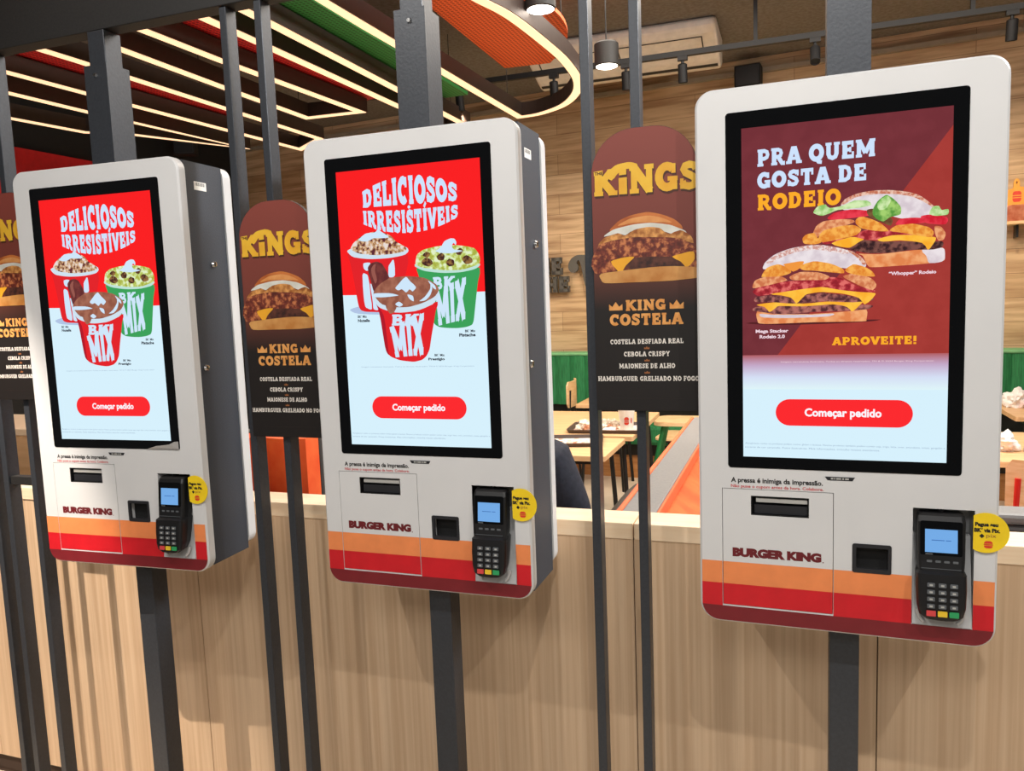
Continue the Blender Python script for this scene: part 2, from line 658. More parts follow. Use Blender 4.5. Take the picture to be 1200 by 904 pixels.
T = 28
_B, _U = 8, 92
GL = {
    ' ': (36, []),
    'A': (98, [([(18, 4), (46, 96)], T), ([(80, 4), (52, 96)], T), ([(28, 30), (70, 30)], 18), ([(34, 92), (64, 92)], 16)] + _serif((18, 80), _B, 18)),
    'B': (86, [([(22, 0), (22, 100)], T), ([(22, 89), (46, 89), (60, 84), (64, 72), (59, 60), (46, 54), (22, 54)], 22), ([(22, 48), (50, 48), (66, 42), (70, 29), (65, 16), (50, 11), (22, 11)], 23), ([(4, 8), (24, 8)], 16), ([(4, 92), (24, 92)], 16)]),
    'C': (84, [(_arc(46, 50, 31, 37, 48, 312), T), ([(70, 60), (70, 96)], 15)]),
    'D': (90, [([(22, 0), (22, 100)], T), ([(22, 88), (44, 88), (62, 79), (71, 50), (62, 21), (44, 12), (22, 12)], 25), ([(4, 8), (24, 8)], 16), ([(4, 92), (24, 92)], 16)]),
    'E': (80, [([(22, 0), (22, 100)], T), ([(5, 89), (70, 89)], 22), ([(5, 11), (73, 11)], 22), ([(22, 50), (54, 50)], 20), ([(66, 64), (66, 100)], 13), ([(69, 0), (69, 38)], 13), ([(54, 35), (54, 65)], 12)]),
    'F': (76, [([(22, 0), (22, 100)], T), ([(5, 89), (70, 89)], 22), ([(22, 48), (54, 48)], 20), ([(66, 62), (66, 100)], 13), ([(54, 33), (54, 63)], 12)] + _serif((22,), _B)),
    'G': (90, [(_arc(46, 50, 31, 37, 48, 330), T), ([(70, 62), (70, 96)], 15), ([(72, 4), (72, 44)], 22), ([(48, 43), (86, 43)], 15)]),
    'H': (100, [([(23, 0), (23, 100)], T), ([(77, 0), (77, 100)], T), ([(23, 50), (77, 50)], 20)] + _serif((23, 77), _B) + _serif((23, 77), _U)),
    'I': (50, [([(25, 0), (25, 100)], T)] + _serif((25,), _B) + _serif((25,), _U)),
    'J': (66, [([(42, 100), (42, 32), (36, 17), (24, 12), (12, 20)], T)] + _serif((42,), _U)),
    'K': (96, [([(22, 0), (22, 100)], T), ([(26, 44), (72, 92)], 25), ([(40, 56), (76, 8)], T)] + _serif((22, 78), _B, 18) + _serif((22, 76), _U, 18)),
    'L': (78, [([(22, 0), (22, 100)], T), ([(5, 11), (72, 11)], 22), ([(68, 0), (68, 42)], 14)] + _serif((22,), _U)),
    'M': (120, [([(22, 0), (22, 100)], 25), ([(98, 0), (98, 100)], T), ([(24, 94), (60, 22)], 24), ([(96, 94), (60, 22)], 24)] + _serif((22, 98), _B, 18) + _serif((20, 100), _U, 17)),
    'N': (102, [([(22, 0), (22, 100)], 22), ([(80, 0), (80, 100)], 22), ([(20, 94), (82, 6)], 30), ([(4, 8), (40, 8)], 16), ([(4, 92), (24, 92)], 16), ([(62, 92), (98, 92)], 16)]),
    'O': (94, [(_arc(47, 50, 32, 37, 0, 360, 22), 29)]),
    'P': (84, [([(22, 0), (22, 100)], T), ([(22, 89), (48, 89), (64, 82), (68, 66), (63, 51), (48, 44), (22, 44)], 23), ([(4, 92), (24, 92)], 16)] + _serif((22,), _B)),
    'Q': (94, [(_arc(47, 50, 32, 37, 0, 360, 22), 29), ([(46, 16), (60, -4), (80, -6)], 22)]),
    'R': (94, [([(22, 0), (22, 100)], T), ([(22, 89), (48, 89), (63, 82), (67, 68), (62, 54), (48, 48), (22, 48)], 22), ([(46, 50), (72, 9), (90, 9)], 25), ([(4, 92), (24, 92)], 16), ([(4, 8), (42, 8)], 16)]),
    'S': (78, [([(64, 74), (56, 86), (40, 89), (24, 84), (18, 72), (25, 60), (40, 52), (56, 43), (62, 29), (54, 15), (38, 11), (20, 15), (13, 28)], 25), ([(67, 62), (67, 97)], 12), ([(11, 3), (11, 40)], 12)]),
    'T': (88, [([(44, 0), (44, 100)], T), ([(6, 89), (82, 89)], 22), ([(12, 60), (12, 100)], 13), ([(76, 60), (76, 100)], 13)] + _serif((44,), _B)),
    'U': (96, [([(23, 100), (23, 36), (30, 18), (48, 11), (64, 18), (71, 36), (71, 100)], 26)] + _serif((23, 73), _U, 18)),
    'V': (96, [([(17, 96), (47, 4)], T), ([(79, 96), (49, 4)], T), ([(38, 8), (58, 8)], 16)] + _serif((18, 78), _U, 18)),
    'W': (130, [([(17, 96), (40, 4)], 25), ([(63, 90), (42, 4)], 22), ([(65, 90), (88, 4)], 25), ([(113, 96), (90, 4)], 22)] + _serif((18, 112), _U, 17)),
    'X': (94, [([(16, 96), (78, 4)], 30), ([(78, 96), (16, 4)], 26)] + _serif((18, 76), _B, 17) + _serif((18, 76), _U, 17)),
    'Y': (94, [([(16, 96), (47, 44)], T), ([(78, 96), (47, 44)], 26), ([(47, 0), (47, 46)], T)] + _serif((47,), _B) + _serif((18, 76), _U, 17)),
    'Z': (84, [([(8, 89), (76, 89)], 22), ([(8, 11), (76, 11)], 22), ([(68, 89), (16, 11)], 28)]),
    '!': (44, [([(22, 34), (22, 100)], 28), ([(22, 0), (22, 22)], 26)]),
    'i': (44, [([(22, 0), (22, 62)], 30), ([(22, 72), (22, 94)], 26)]),
}
GL['\u00cd'] = (50, GL['I'][1] + [([(20, 106), (40, 128)], 16)])


def slab_quads(txt, gap=5, fat=1.0):
    """fat slab lettering: list of convex polygons, total width"""
    x = 0.0
    out = []
    for ch in txt:
        w, st = GL[ch]
        for pts, t in st:
            t = t * fat
            # resample
            pp = [Vector(pts[0])]
            for a, b in zip(pts[:-1], pts[1:]):
                a, b = Vector(a), Vector(b)
                n = max(1, int((b - a).length / 20))
                for i in range(1, n + 1):
                    pp.append(a.lerp(b, i / n))
            N = len(pp)
            closed = (pp[0] - pp[-1]).length < 0.01 and N > 3
            L, R = [], []
            for i in range(N):
                if closed:
                    a, c = pp[(i - 1) % (N - 1)], pp[(i + 1) % (N - 1)]
                else:
                    a, c = pp[max(i - 1, 0)], pp[min(i + 1, N - 1)]
                d = (c - a)
                nrm = Vector((-d.y, d.x)).normalized() * (t / 2)
                L.append(pp[i] + nrm)
                R.append(pp[i] - nrm)
            for i in range(N - 1):
                out.append([(x + q.x, q.y) for q in (R[i], R[i + 1], L[i + 1], L[i])])
        x += w + gap
    return out, x - gap


def put_slab(mb, txt, fn, y, mat, gap=5, fat=1.0):
    """fn maps (s, t) in 0..1 (t may pass 1 for accents) to (u, v)"""
    q, W = slab_quads(txt, gap, fat)
    for i, poly in enumerate(q):
        yy = y - 4e-6 * (i % 40)
        mb.add([(lambda u, v: (u, yy, v))(*fn(px / W, pz / 100.0)) for px, pz in poly], [(0, 1, 2, 3)], mat)


def inbox(u0, u1, v0, v1):
    return lambda s, t: (u0 + s * (u1 - u0), v0 + t * (v1 - v0))


def quadfn(bl, br, tr, tl):
    def f(s, t):
        a = (bl[0] + (br[0] - bl[0]) * s, bl[1] + (br[1] - bl[1]) * s)
        b = (tl[0] + (tr[0] - tl[0]) * s, tl[1] + (tr[1] - tl[1]) * s)
        return (a[0] + (b[0] - a[0]) * t, a[1] + (b[1] - a[1]) * t)
    return f


def archfn(u0, u1, lo, hi):
    """lo / hi are (left, middle, right) heights of the lower and upper envelope"""
    def q(c, s):
        a, m, b = c
        k = 2 * m - (a + b) / 2
        return a * (1 - s) ** 2 + 2 * k * s * (1 - s) + b * s * s
    return lambda s, t: (u0 + s * (u1 - u0), q(lo, s) + t * (q(hi, s) - q(lo, s)))


def crown(cx, v0, w, h):
    return [(cx - w / 2, v0), (cx + w / 2, v0), (cx + w / 2, v0 + .75 * h), (cx + .26 * w, v0 + .42 * h), (cx, v0 + h), (cx - .26 * w, v0 + .42 * h), (cx - w / 2, v0 + .75 * h)]


# outlines of the food pictures (metres on the display / poster, from its own centre or base)
BURGERS = [
 ('bun_base', [(0.0267,0.0659), (0.0595,0.0633), (0.1077,0.0666), (0.1515,0.0685), (0.1584,0.066), (0.1596,0.0514), (0.155,0.0455), (0.1238,0.0429), (0.0792,0.0417), (0.0467,0.0416), (0.04,0.0473), (0.0333,0.062)]),
 ('bun_white', [(0.125,0.0666), (0.1515,0.0685), (0.1584,0.066), (0.1596,0.0514), (0.155,0.0455), (0.1364,0.044), (0.1315,0.0565)]),
 ('patty', [(0.0083,0.0777), (0.0133,0.0828), (0.0331,0.0887), (0.0658,0.0842), (0.1011,0.0827), (0.1295,0.0792), (0.1544,0.0794), (0.1561,0.0706), (0.1422,0.0663), (0.1077,0.0676), (0.0789,0.0647), (0.0432,0.0657), (0.02,0.0717)]),
 ('bacon', [(-0.034,0.0947), (-0.0069,0.1002), (0.0231,0.1018), (0.046,0.1073), (0.0785,0.1016), (0.1231,0.0917), (0.1419,0.087), (0.1232,0.0841), (0.0915,0.0854), (0.0528,0.0878), (0.0265,0.0909), (-0.0001,0.0883), (-0.0271,0.0853)]),
 ('cheese', [(-0.0169,0.0864), (0.0132,0.0953), (0.0347,0.0904), (0.0265,0.0856), (0.0133,0.0774), (-0.0001,0.0789)]),
 ('cheese', [(0.056,0.0883), (0.0786,0.0939), (0.1136,0.0923), (0.1435,0.0869), (0.1451,0.0817), (0.139,0.0717), (0.1335,0.0661), (0.1249,0.0784), (0.0915,0.0847), (0.0658,0.0842)]),
 ('ring_dark', [(-0.0477,0.1028), (-0.0426,0.117), (-0.0307,0.1251), (-0.0071,0.127), (0.013,0.1256), (0.0203,0.1208), (-0.0003,0.1141), (-0.0272,0.1087), (-0.0408,0.0981)]),
 ('ring', [(-0.0649,0.0967), (-0.0597,0.1036), (-0.0459,0.1063), (-0.0408,0.0988), (-0.0339,0.0893), (-0.0442,0.0863), (-0.0614,0.0884)]),
 ('ring', [(-0.0381,0.0986), (-0.0306,0.1089), (-0.007,0.1145), (0.0164,0.1158), (0.0303,0.1084), (0.0231,0.0982), (-0.0069,0.0923), (-0.0305,0.0891), (-0.0374,0.0931)]),
 ('ring', [(0.0753,0.1019), (0.0848,0.11), (0.107,0.1119), (0.1323,0.1049), (0.1417,0.0967), (0.1388,0.0872), (0.1168,0.0914), (0.0913,0.098)]),
 ('ring_dark', [(0.1432,0.1042), (0.1525,0.1036), (0.1597,0.0928), (0.1575,0.0826), (0.1498,0.0803), (0.1449,0.0903)]),
 ('ring', [(0.0213,0.1232), (0.0294,0.1297), (0.0426,0.1252), (0.059,0.117), (0.0737,0.102), (0.0591,0.1022), (0.0329,0.1082), (0.023,0.116)]),
 ('bun_white', [(-0.0022,0.1498), (0.0044,0.16), (0.0226,0.1673), (0.0454,0.1707), (0.0713,0.1699), (0.0968,0.1656), (0.1189,0.1576), (0.1379,0.1424), (0.1437,0.1282), (0.1227,0.1194), (0.091,0.1217), (0.0588,0.1346), (0.0261,0.1406), (0.0029,0.1423)]),
 ('crust', [(-0.0022,0.1516), (0.0044,0.1607), (0.0226,0.1684), (0.0454,0.1714), (0.0713,0.1706), (0.0968,0.1663), (0.1189,0.1583), (0.1379,0.1424), (0.1417,0.1345), (0.1316,0.1428), (0.1127,0.1547), (0.0905,0.1613), (0.0649,0.1648), (0.039,0.1649), (0.0193,0.1616), (0.0061,0.1534)]),
 ('tomato', [(-0.0239,0.13), (-0.0138,0.1382), (0.0128,0.1423), (0.0392,0.1385), (0.0448,0.1303), (0.013,0.1274), (-0.0171,0.127)]),
 ('pickle', [(0.0392,0.1396), (0.0555,0.1401), (0.0782,0.1226), (0.0768,0.1105), (0.0589,0.1188), (0.0426,0.1288)]),
 ('tomato', [(0.0848,0.111), (0.0895,0.1201), (0.1069,0.1216), (0.1289,0.119), (0.1296,0.112), (0.107,0.1115)]),
 ('tomato', [(0.1226,0.1229), (0.1413,0.1249), (0.1614,0.1183), (0.1601,0.1071), (0.1353,0.1096), (0.1243,0.1152)]),
 ('lettuce_pale', [(-0.0467,0.1407), (-0.0409,0.1511), (-0.0274,0.1543), (-0.0206,0.1477), (-0.0005,0.1497), (0.0194,0.157), (0.0391,0.1554), (0.0463,0.1478), (0.026,0.1441), (-0.0071,0.1431), (-0.0307,0.1352)]),
 ('lettuce', [(0.0483,0.1389), (0.0553,0.1524), (0.0681,0.1625), (0.0778,0.1575), (0.0908,0.1426), (0.0916,0.1286), (0.075,0.1246), (0.0654,0.1183), (0.0557,0.1225), (0.0491,0.13)]),
 ('lettuce_pale', [(0.0554,0.1488), (0.0682,0.1611), (0.0763,0.1542), (0.07,0.1407), (0.0587,0.1381)]),
 ('lettuce_pale', [(0.135,0.1254), (0.1395,0.1371), (0.1488,0.1381), (0.1535,0.1309), (0.1627,0.1319), (0.1629,0.1233), (0.1475,0.1217)]),
 ('shadow', [(-0.152,-0.0482), (0.0502,-0.0488), (0.0549,-0.051), (0.0185,-0.0534), (-0.0801,-0.0548), (-0.1451,-0.0521)]),
 ('bun_base', [(-0.1422,-0.0279), (-0.114,-0.0342), (-0.0467,-0.0362), (0.0183,-0.0329), (0.0399,-0.0312), (0.0401,-0.0492), (0.0312,-0.0517), (-0.0467,-0.051), (-0.114,-0.0521), (-0.1381,-0.0508), (-0.1422,-0.0442)]),
 ('bun_white', [(-0.138,-0.0334), (-0.114,-0.0356), (-0.0467,-0.0376), (-0.0139,-0.0365), (-0.0204,-0.0412), (-0.0801,-0.0423), (-0.1312,-0.0401)]),
 ('patty_red', [(-0.1501,-0.024), (-0.1345,-0.0191), (-0.0801,-0.021), (-0.014,-0.0204), (0.0468,-0.0235), (0.0437,-0.0303), (0.0055,-0.0325), (-0.0467,-0.0327), (-0.0969,-0.0354), (-0.145,-0.0285)]),
 ('cheese', [(-0.1432,-0.017), (-0.1139,-0.0134), (-0.0633,-0.0173), (-0.014,-0.0145), (0.0309,-0.015), (0.0341,-0.0179), (0.0247,-0.0279), (0.0167,-0.0339), (0.0086,-0.0257), (-0.014,-0.0204), (-0.0633,-0.0222), (-0.1037,-0.0202), (-0.1122,-0.0252), (-0.1208,-0.0304), (-0.1294,-0.0211)]),
 ('patty_red', [(-0.1466,-0.0043), (-0.131,-0.0013), (-0.1003,-0.0017), (-0.0801,-0.0068), (-0.0567,-0.0023), (-0.0304,0.0001), (0.0053,-0.0047), (0.0277,-0.0101), (0.0467,-0.0101), (0.0505,-0.0151), (0.0182,-0.018), (-0.0303,-0.0146), (-0.0801,-0.0167), (-0.1207,-0.0124), (-0.1449,-0.0116)]),
 ('bacon', [(-0.15,0.0067), (-0.1378,0.0169), (-0.1138,0.0213), (-0.0868,0.0236), (-0.0469,0.0243), (-0.0207,0.0276), (-0.0013,0.025), (0.018,0.0137), (0.0307,0.008), (0.0528,0.002), (0.0466,-0.0063), (0.0181,-0.0018), (-0.0141,0.0065), (-0.0468,0.006), (-0.0801,0.0056), (-0.1071,0.0032), (-0.1379,-0.001)]),
 ('cheese', [(-0.119,0.0018), (-0.0801,0.0067), (-0.0337,0.0108), (-0.0012,0.0042), (0.0308,-0.0006), (0.0535,-0.0032), (0.0498,-0.0116), (0.0373,-0.0222), (0.0277,-0.0108), (0.0053,-0.003), (-0.0304,0.0019), (-0.0567,-0.0006), (-0.0667,-0.009), (-0.075,-0.0165), (-0.0834,-0.0066), (-0.1003,-0.0014)]),
 ('bacon', [(-0.1448,0.0047), (-0.131,0.0149), (-0.1036,0.0173), (-0.07,0.0158), (-0.0403,0.0163), (-0.0142,0.0186), (0.0116,0.0106), (0.0308,0.0029), (0.0052,0.0039), (-0.0337,0.0115), (-0.0734,0.0089), (-0.1071,0.0085)]),
 ('ring_dark', [(-0.1499,0.0139), (-0.1464,0.0263), (-0.1309,0.0327), (-0.1036,0.0332), (-0.0901,0.0255), (-0.1138,0.0195), (-0.1378,0.0151)]),
 ('ring_dark', [(-0.0868,0.0307), (-0.0701,0.0387), (-0.0403,0.0372), (-0.0207,0.0293), (-0.0272,0.0234), (-0.0601,0.0242), (-0.0801,0.0251)]),
 ('ring_dark', [(0.0019,0.0283), (0.0242,0.0324), (0.0463,0.0228), (0.0552,0.0121), (0.0497,0.0021), (0.0307,0.0098), (0.0115,0.0209)]),
 ('bun_white', [(-0.1308,0.047), (-0.1291,0.0576), (-0.1137,0.0709), (-0.0901,0.0801), (-0.0635,0.0845), (-0.0372,0.085), (-0.0081,0.0787), (0.0144,0.0706), (0.0287,0.0612), (0.0382,0.0488), (0.0352,0.0404), (0.005,0.0419), (-0.0469,0.0515), (-0.0801,0.0497), (-0.107,0.0476)]),
 ('seed', [(-0.1274,0.0575), (-0.112,0.0708), (-0.0901,0.0794), (-0.0635,0.0845), (-0.0372,0.085), (-0.0081,0.0787), (0.0144,0.0706), (0.0048,0.0667), (-0.0372,0.076), (-0.0701,0.0754), (-0.1002,0.0666), (-0.1188,0.057)]),
 ('crust', [(0.008,0.0733), (0.0175,0.07), (0.0296,0.0612), (0.0392,0.0487), (0.0335,0.0466), (0.0256,0.058)]),
 ('ring', [(-0.1343,0.0347), (-0.1257,0.0485), (-0.107,0.0546), (-0.0901,0.0485), (-0.0834,0.0393), (-0.1002,0.0331), (-0.1309,0.0331)]),
 ('cheese_dark', [(-0.0968,0.0534), (-0.0801,0.0567), (-0.0628,0.0576), (-0.0667,0.0483), (-0.0801,0.0402)]),
 ('ring', [(-0.0701,0.0492), (-0.0469,0.0567), (-0.0208,0.0519), (0.0002,0.0421), (0.0034,0.0334), (-0.0208,0.0363), (-0.0469,0.0403), (-0.0634,0.0419)]),
 ('ring', [(0.005,0.0385), (0.0177,0.0481), (0.0336,0.0439), (0.0462,0.0364), (0.0532,0.0259), (0.0369,0.0266), (0.0146,0.0321)]),
]
ICE = [
 ('cup_shadow', [(-0.153,0.0007), (-0.1307,0.008), (-0.0878,0.0042), (-0.0569,-0.0109), (-0.0781,-0.0111), (-0.1317,-0.0076)]),
 ('cup_red', [(-0.1489,0.1243), (-0.1449,0.103), (-0.1409,0.0816), (-0.1371,0.0579), (-0.1336,0.0294), (-0.1305,0.0104), (-0.1257,0.0007), (-0.1152,-0.0034), (-0.0938,-0.005), (-0.0565,-0.0053), (-0.0348,0.0071), (-0.0217,0.0344), (-0.0123,0.0709), (-0.0037,0.1139), (-0.0497,0.1072), (-0.1024,0.1101)]),
 ('white', [(-0.1127,0.1004), (-0.096,0.1014), (-0.0975,0.0865), (-0.1051,0.0846), (-0.1113,0.0886)]),
 ('white', [(-0.1164,0.0758), (-0.1046,0.0761), (-0.1005,0.0563), (-0.0991,0.0281), (-0.0976,0.0017), (-0.1114,0.005), (-0.1158,0.0193)]),
 ('white', [(-0.0984,0.0562), (-0.0894,0.0465), (-0.0831,0.0275), (-0.0816,0.0007), (-0.0934,0.0011), (-0.0952,0.0233)]),
 ('white', [(-0.0518,0.0903), (-0.0449,0.1001), (-0.0384,0.1043), (-0.0372,0.072), (-0.0521,0.0681)]),
 ('rim_white', [(-0.1508,0.1282), (-0.1384,0.135), (-0.1006,0.1379), (-0.0479,0.1361), (-0.0094,0.1302), (-0.0021,0.1229), (-0.0103,0.1143), (-0.0443,0.1093), (-0.0918,0.109), (-0.1343,0.1151)]),
 ('topping_brown', [(-0.1413,0.1323), (-0.135,0.1446), (-0.1181,0.1561), (-0.1016,0.1634), (-0.0802,0.1666), (-0.0594,0.163), (-0.0416,0.1549), (-0.0309,0.1429), (-0.0109,0.1312), (-0.0073,0.1228), (-0.0334,0.1178), (-0.0754,0.1165), (-0.1177,0.1216)]),
 ('white', [(-0.1212,0.1507), (-0.1043,0.1635), (-0.0856,0.1646), (-0.0775,0.1664), (-0.0719,0.1725), (-0.066,0.1666), (-0.0469,0.153), (-0.0627,0.1517), (-0.0837,0.153), (-0.1,0.1471)]),
 ('cup_green', [(0.0151,0.0842), (0.0184,0.0694), (0.0242,0.0463), (0.0327,0.0139), (0.0413,-0.0139), (0.0494,-0.0334), (0.0601,-0.041), (0.0776,-0.0437), (0.1,-0.0448), (0.1198,-0.0434), (0.1348,-0.0393), (0.14,-0.0313), (0.1433,-0.0125), (0.1482,0.0187), (0.1535,0.0497), (0.1586,0.0783), (0.1205,0.0736), (0.081,0.0719), (0.0412,0.0774)]),
 ('rim_green', [(0.0113,0.088), (0.0221,0.0988), (0.0825,0.1024), (0.1459,0.0945), (0.1599,0.0849), (0.1499,0.0766), (0.1204,0.0713), (0.0809,0.071), (0.0361,0.0768)]),
 ('topping_green', [(0.014,0.0915), (0.0166,0.1105), (0.0309,0.121), (0.0538,0.1256), (0.0739,0.1275), (0.1035,0.1271), (0.123,0.1246), (0.147,0.1188), (0.157,0.1072), (0.159,0.0872), (0.1256,0.0769), (0.0862,0.0761), (0.0364,0.0831)]),
 ('chunk', [(0.027,0.0963), (0.0351,0.1049), (0.0475,0.102), (0.0536,0.0927), (0.0442,0.0864), (0.0327,0.0892)]),
 ('chunk', [(0.0628,0.1057), (0.0732,0.1132), (0.0808,0.1078), (0.0784,0.0981), (0.0674,0.0978)]),
 ('chunk', [(0.083,0.0911), (0.0898,0.0997), (0.1011,0.0969), (0.1016,0.087), (0.0915,0.084)]),
 ('chunk', [(0.1068,0.1135), (0.1155,0.1206), (0.1235,0.1157), (0.1182,0.1071), (0.1094,0.1072)]),
 ('chunk', [(0.1198,0.0981), (0.1294,0.1052), (0.1412,0.0992), (0.1432,0.0902), (0.1285,0.0865)]),
 ('chunk', [(0.0303,0.1097), (0.0383,0.1174), (0.0481,0.1133), (0.0426,0.1045)]),
 ('white', [(0.0608,0.1162), (0.0738,0.1253), (0.0818,0.136), (0.0944,0.141), (0.1042,0.1404), (0.1088,0.1339), (0.1075,0.1269), (0.1028,0.1316), (0.0986,0.1261), (0.1031,0.1182), (0.1225,0.1144), (0.0929,0.1108)]),
 ('bar_brown', [(-0.1022,0.0891), (-0.0951,0.099), (-0.0816,0.1029), (-0.0686,0.099), (-0.0613,0.0894), (-0.0528,0.0728), (-0.0487,0.0541), (-0.0614,0.0453), (-0.0859,0.0346), (-0.0918,0.0428), (-0.0973,0.0655)]),
 ('bar_light', [(-0.0943,0.0864), (-0.0884,0.0954), (-0.0819,0.0974), (-0.0849,0.0836), (-0.0813,0.0648), (-0.0856,0.0557), (-0.0911,0.0699)]),
 ('cup_red', [(-0.0861,0.0145), (-0.0817,-0.0007), (-0.0777,-0.022), (-0.0748,-0.0433), (-0.0721,-0.0693), (-0.0686,-0.0897), (-0.0597,-0.1012), (-0.0391,-0.11), (-0.0059,-0.1146), (0.0145,-0.1115), (0.0262,-0.1042), (0.0358,-0.089), (0.0424,-0.0599), (0.049,-0.0325), (0.0548,-0.0074), (0.0604,0.012), (0.0269,0.0027), (-0.0147,-0.0052), (-0.0565,-0.0039)]),
 ('cup_dark', [(-0.0862,0.0126), (-0.0817,-0.0007), (-0.0777,-0.022), (-0.0721,-0.0693), (-0.0686,-0.0897), (-0.0623,-0.0993), (-0.0633,-0.0813), (-0.0655,-0.0482), (-0.0697,-0.0128)]),
 ('rim_white', [(-0.0927,0.0279), (-0.0872,0.0136), (-0.0762,0.0029), (-0.0409,-0.0076), (0.0059,-0.0063), (0.0475,0.0066), (0.0625,0.0243), (0.0594,0.0403), (-0.001,0.052), (-0.0637,0.0501)]),
 ('choc', [(-0.0914,0.0325), (-0.0824,0.0485), (-0.0522,0.0658), (-0.0104,0.0685), (0.0303,0.0634), (0.0573,0.0495), (0.0642,0.0378), (0.056,0.0245), (0.0326,0.013), (-0.0038,0.0037), (-0.0402,0.0036), (-0.0714,0.0107)]),
 ('choc', [(-0.0637,0.0081), (-0.0504,0.01), (-0.0375,0.0049), (-0.0435,-0.0066), (-0.0526,-0.0101), (-0.0586,-0.0038)]),
 ('white', [(-0.0901,0.0348), (-0.0541,0.0343), (-0.0309,0.0288), (-0.0546,0.0264), (-0.0864,0.0267)]),
 ('white', [(-0.0378,0.0443), (-0.0267,0.0554), (-0.0115,0.0672), (-0.0008,0.0566), (0.0114,0.0446), (0.0032,0.0357), (-0.0043,0.0406), (-0.0124,0.0341), (-0.0223,0.0414), (-0.0303,0.0394)]),
 ('white', [(0.0174,0.0145), (0.0306,0.0232), (0.0441,0.0386), (0.0458,0.05), (0.0493,0.0407), (0.0445,0.0272), (0.0328,0.0162)]),
 ('white', [(-0.0399,0.0096), (-0.0317,0.0153), (-0.0216,0.009), (-0.0297,0.0041)]),
 ('white', [(-0.0101,0.0293), (0.0027,0.0265), (0.0046,0.015), (-0.004,0.019)]),
 ('white', [(0.0401,0.057), (0.0547,0.0473), (0.0582,0.0381), (0.0518,0.0406)]),
]
RIB = [
 ('bun_gold', [(-0.051,0.359), (-0.035,0.377), (-0.012,0.387), (0.022,0.392), (0.047,0.387), (0.072,0.377), (0.087,0.365), (0.091,0.353), (0.059,0.352), (-0.003,0.359)]),
 ('bun_light', [(-0.035,0.369), (-0.012,0.381), (0.022,0.385), (0.047,0.381), (0.072,0.369), (0.047,0.371), (-0.003,0.373)]),
 ('mayo', [(-0.063,0.35), (-0.045,0.362), (-0.01,0.369), (0.028,0.371), (0.065,0.365), (0.087,0.356), (0.099,0.348), (0.071,0.347), (0.047,0.355), (0.003,0.358), (-0.01,0.356), (-0.02,0.35), (-0.035,0.354)]),
 ('crispy', [(-0.075,0.333), (-0.063,0.347), (-0.035,0.355), (-0.02,0.349), (-0.003,0.359), (0.022,0.363), (0.047,0.36), (0.065,0.347), (0.087,0.353), (0.106,0.342), (0.112,0.327), (0.089,0.334), (0.059,0.336), (0.012,0.341), (-0.02,0.341), (-0.052,0.337)]),
 ('rib', [(-0.089,0.304), (-0.075,0.332), (-0.052,0.34), (-0.004,0.345), (0.059,0.341), (0.089,0.336), (0.112,0.321), (0.121,0.302), (0.119,0.285), (0.11,0.28), (0.058,0.281), (-0.037,0.285), (-0.086,0.289)]),
 ('rib', [(-0.088,0.289), (-0.082,0.307), (-0.002,0.31), (0.071,0.306), (0.139,0.295), (0.142,0.277), (0.107,0.283), (0.034,0.288), (-0.041,0.281), (-0.079,0.277)]),
 ('patty_dark', [(-0.026,0.286), (-0.003,0.305), (0.071,0.303), (0.093,0.289), (0.107,0.279), (0.034,0.281)]),
 ('cheese_print', [(-0.05,0.3), (-0.029,0.306), (-0.003,0.307), (-0.02,0.291), (-0.031,0.276), (-0.041,0.286)]),
 ('cheese_print', [(0.071,0.303), (0.093,0.309), (0.111,0.311), (0.114,0.297), (0.099,0.281), (0.087,0.293)]),
 ('bun_print', [(-0.073,0.269), (-0.07,0.277), (-0.029,0.281), (0.034,0.285), (0.071,0.285), (0.108,0.282), (0.126,0.277), (0.126,0.262), (0.07,0.257), (-0.022,0.257), (-0.064,0.258)]),
]

# ------------------------------------------------------------------ room shell
WALLROT = math.atan(-0.10)          # the dining wall is a touch out of square with the kiosk row
WALLP = (0.0, 5.42, 0.0)


def on_wall(name_mb, name, parent=None, **kw):
    o = name_mb.build(name, parent, **kw)
    if parent is None:
        o.location = WALLP
        o.rotation_euler = (0, 0, WALLROT)
    return o


FZ = 0.0
m = MB()
m.box(-7.0, 6.0, -4.0, 6.6, -0.12, 0.0, 'floor_tile')
struct(m.build('floor'))
m = MB()
m.box(-7.0, 6.0, -4.0, 6.6, 3.42, 3.54, 'ceiling_grey')
struct(m.build('ceiling'))
m = MB()
m.box(-6.6, 6.2, 0.0, 0.15, 0.0, 3.42, 'wall_planks')
struct(on_wall(m, 'wall_back'))
m = MB()
m.box(-5.2, -5.05, -4.0, 5.9, 0.0, 3.42, 'black_matte')
struct(m.build('wall_left'))
m = MB()
m.box(5.4, 5.55, 0.9, 6.0, 0.0, 3.42, 'ceiling_grey')
struct(m.build('wall_right'))
m = MB()
m.box(-5.05, -4.98, 0.6, 5.4, 2.2, 2.89, 'fascia_red')
struct(m.build('trim_1'))

# low counter wall in front of the dining room
m = MB()
seams = [-2.6, -1.75, -0.862, 0.415, 0.936, 2.1, 2.9]
for a, b in zip(seams[:-1], seams[1:]):
    m.box(a + 0.0012, b - 0.0012, 0.25, 0.27, 0.075, 0.967, 'laminate')
m.box(-2.6, 2.9, 0.262, 0.34, 0.02, 0.967, 'seam_dark')
struct(m.build('wall_low'))
m = MB()
m.box(-2.6, 2.9, 0.268, 0.33, 0.0, 0.075, 'kick_dark')
struct(m.build('baseboard_low'))
m = MB()
for a, b in ((-2.6, -0.862), (-0.8595, 0.415), (0.4175, 0.936), (0.9385, 2.9)):
    m.box(a, b, 0.246, 0.352, 0.968, 1.007, 'laminate_pale')
struct(m.build('trim_2', bevel=0.002))

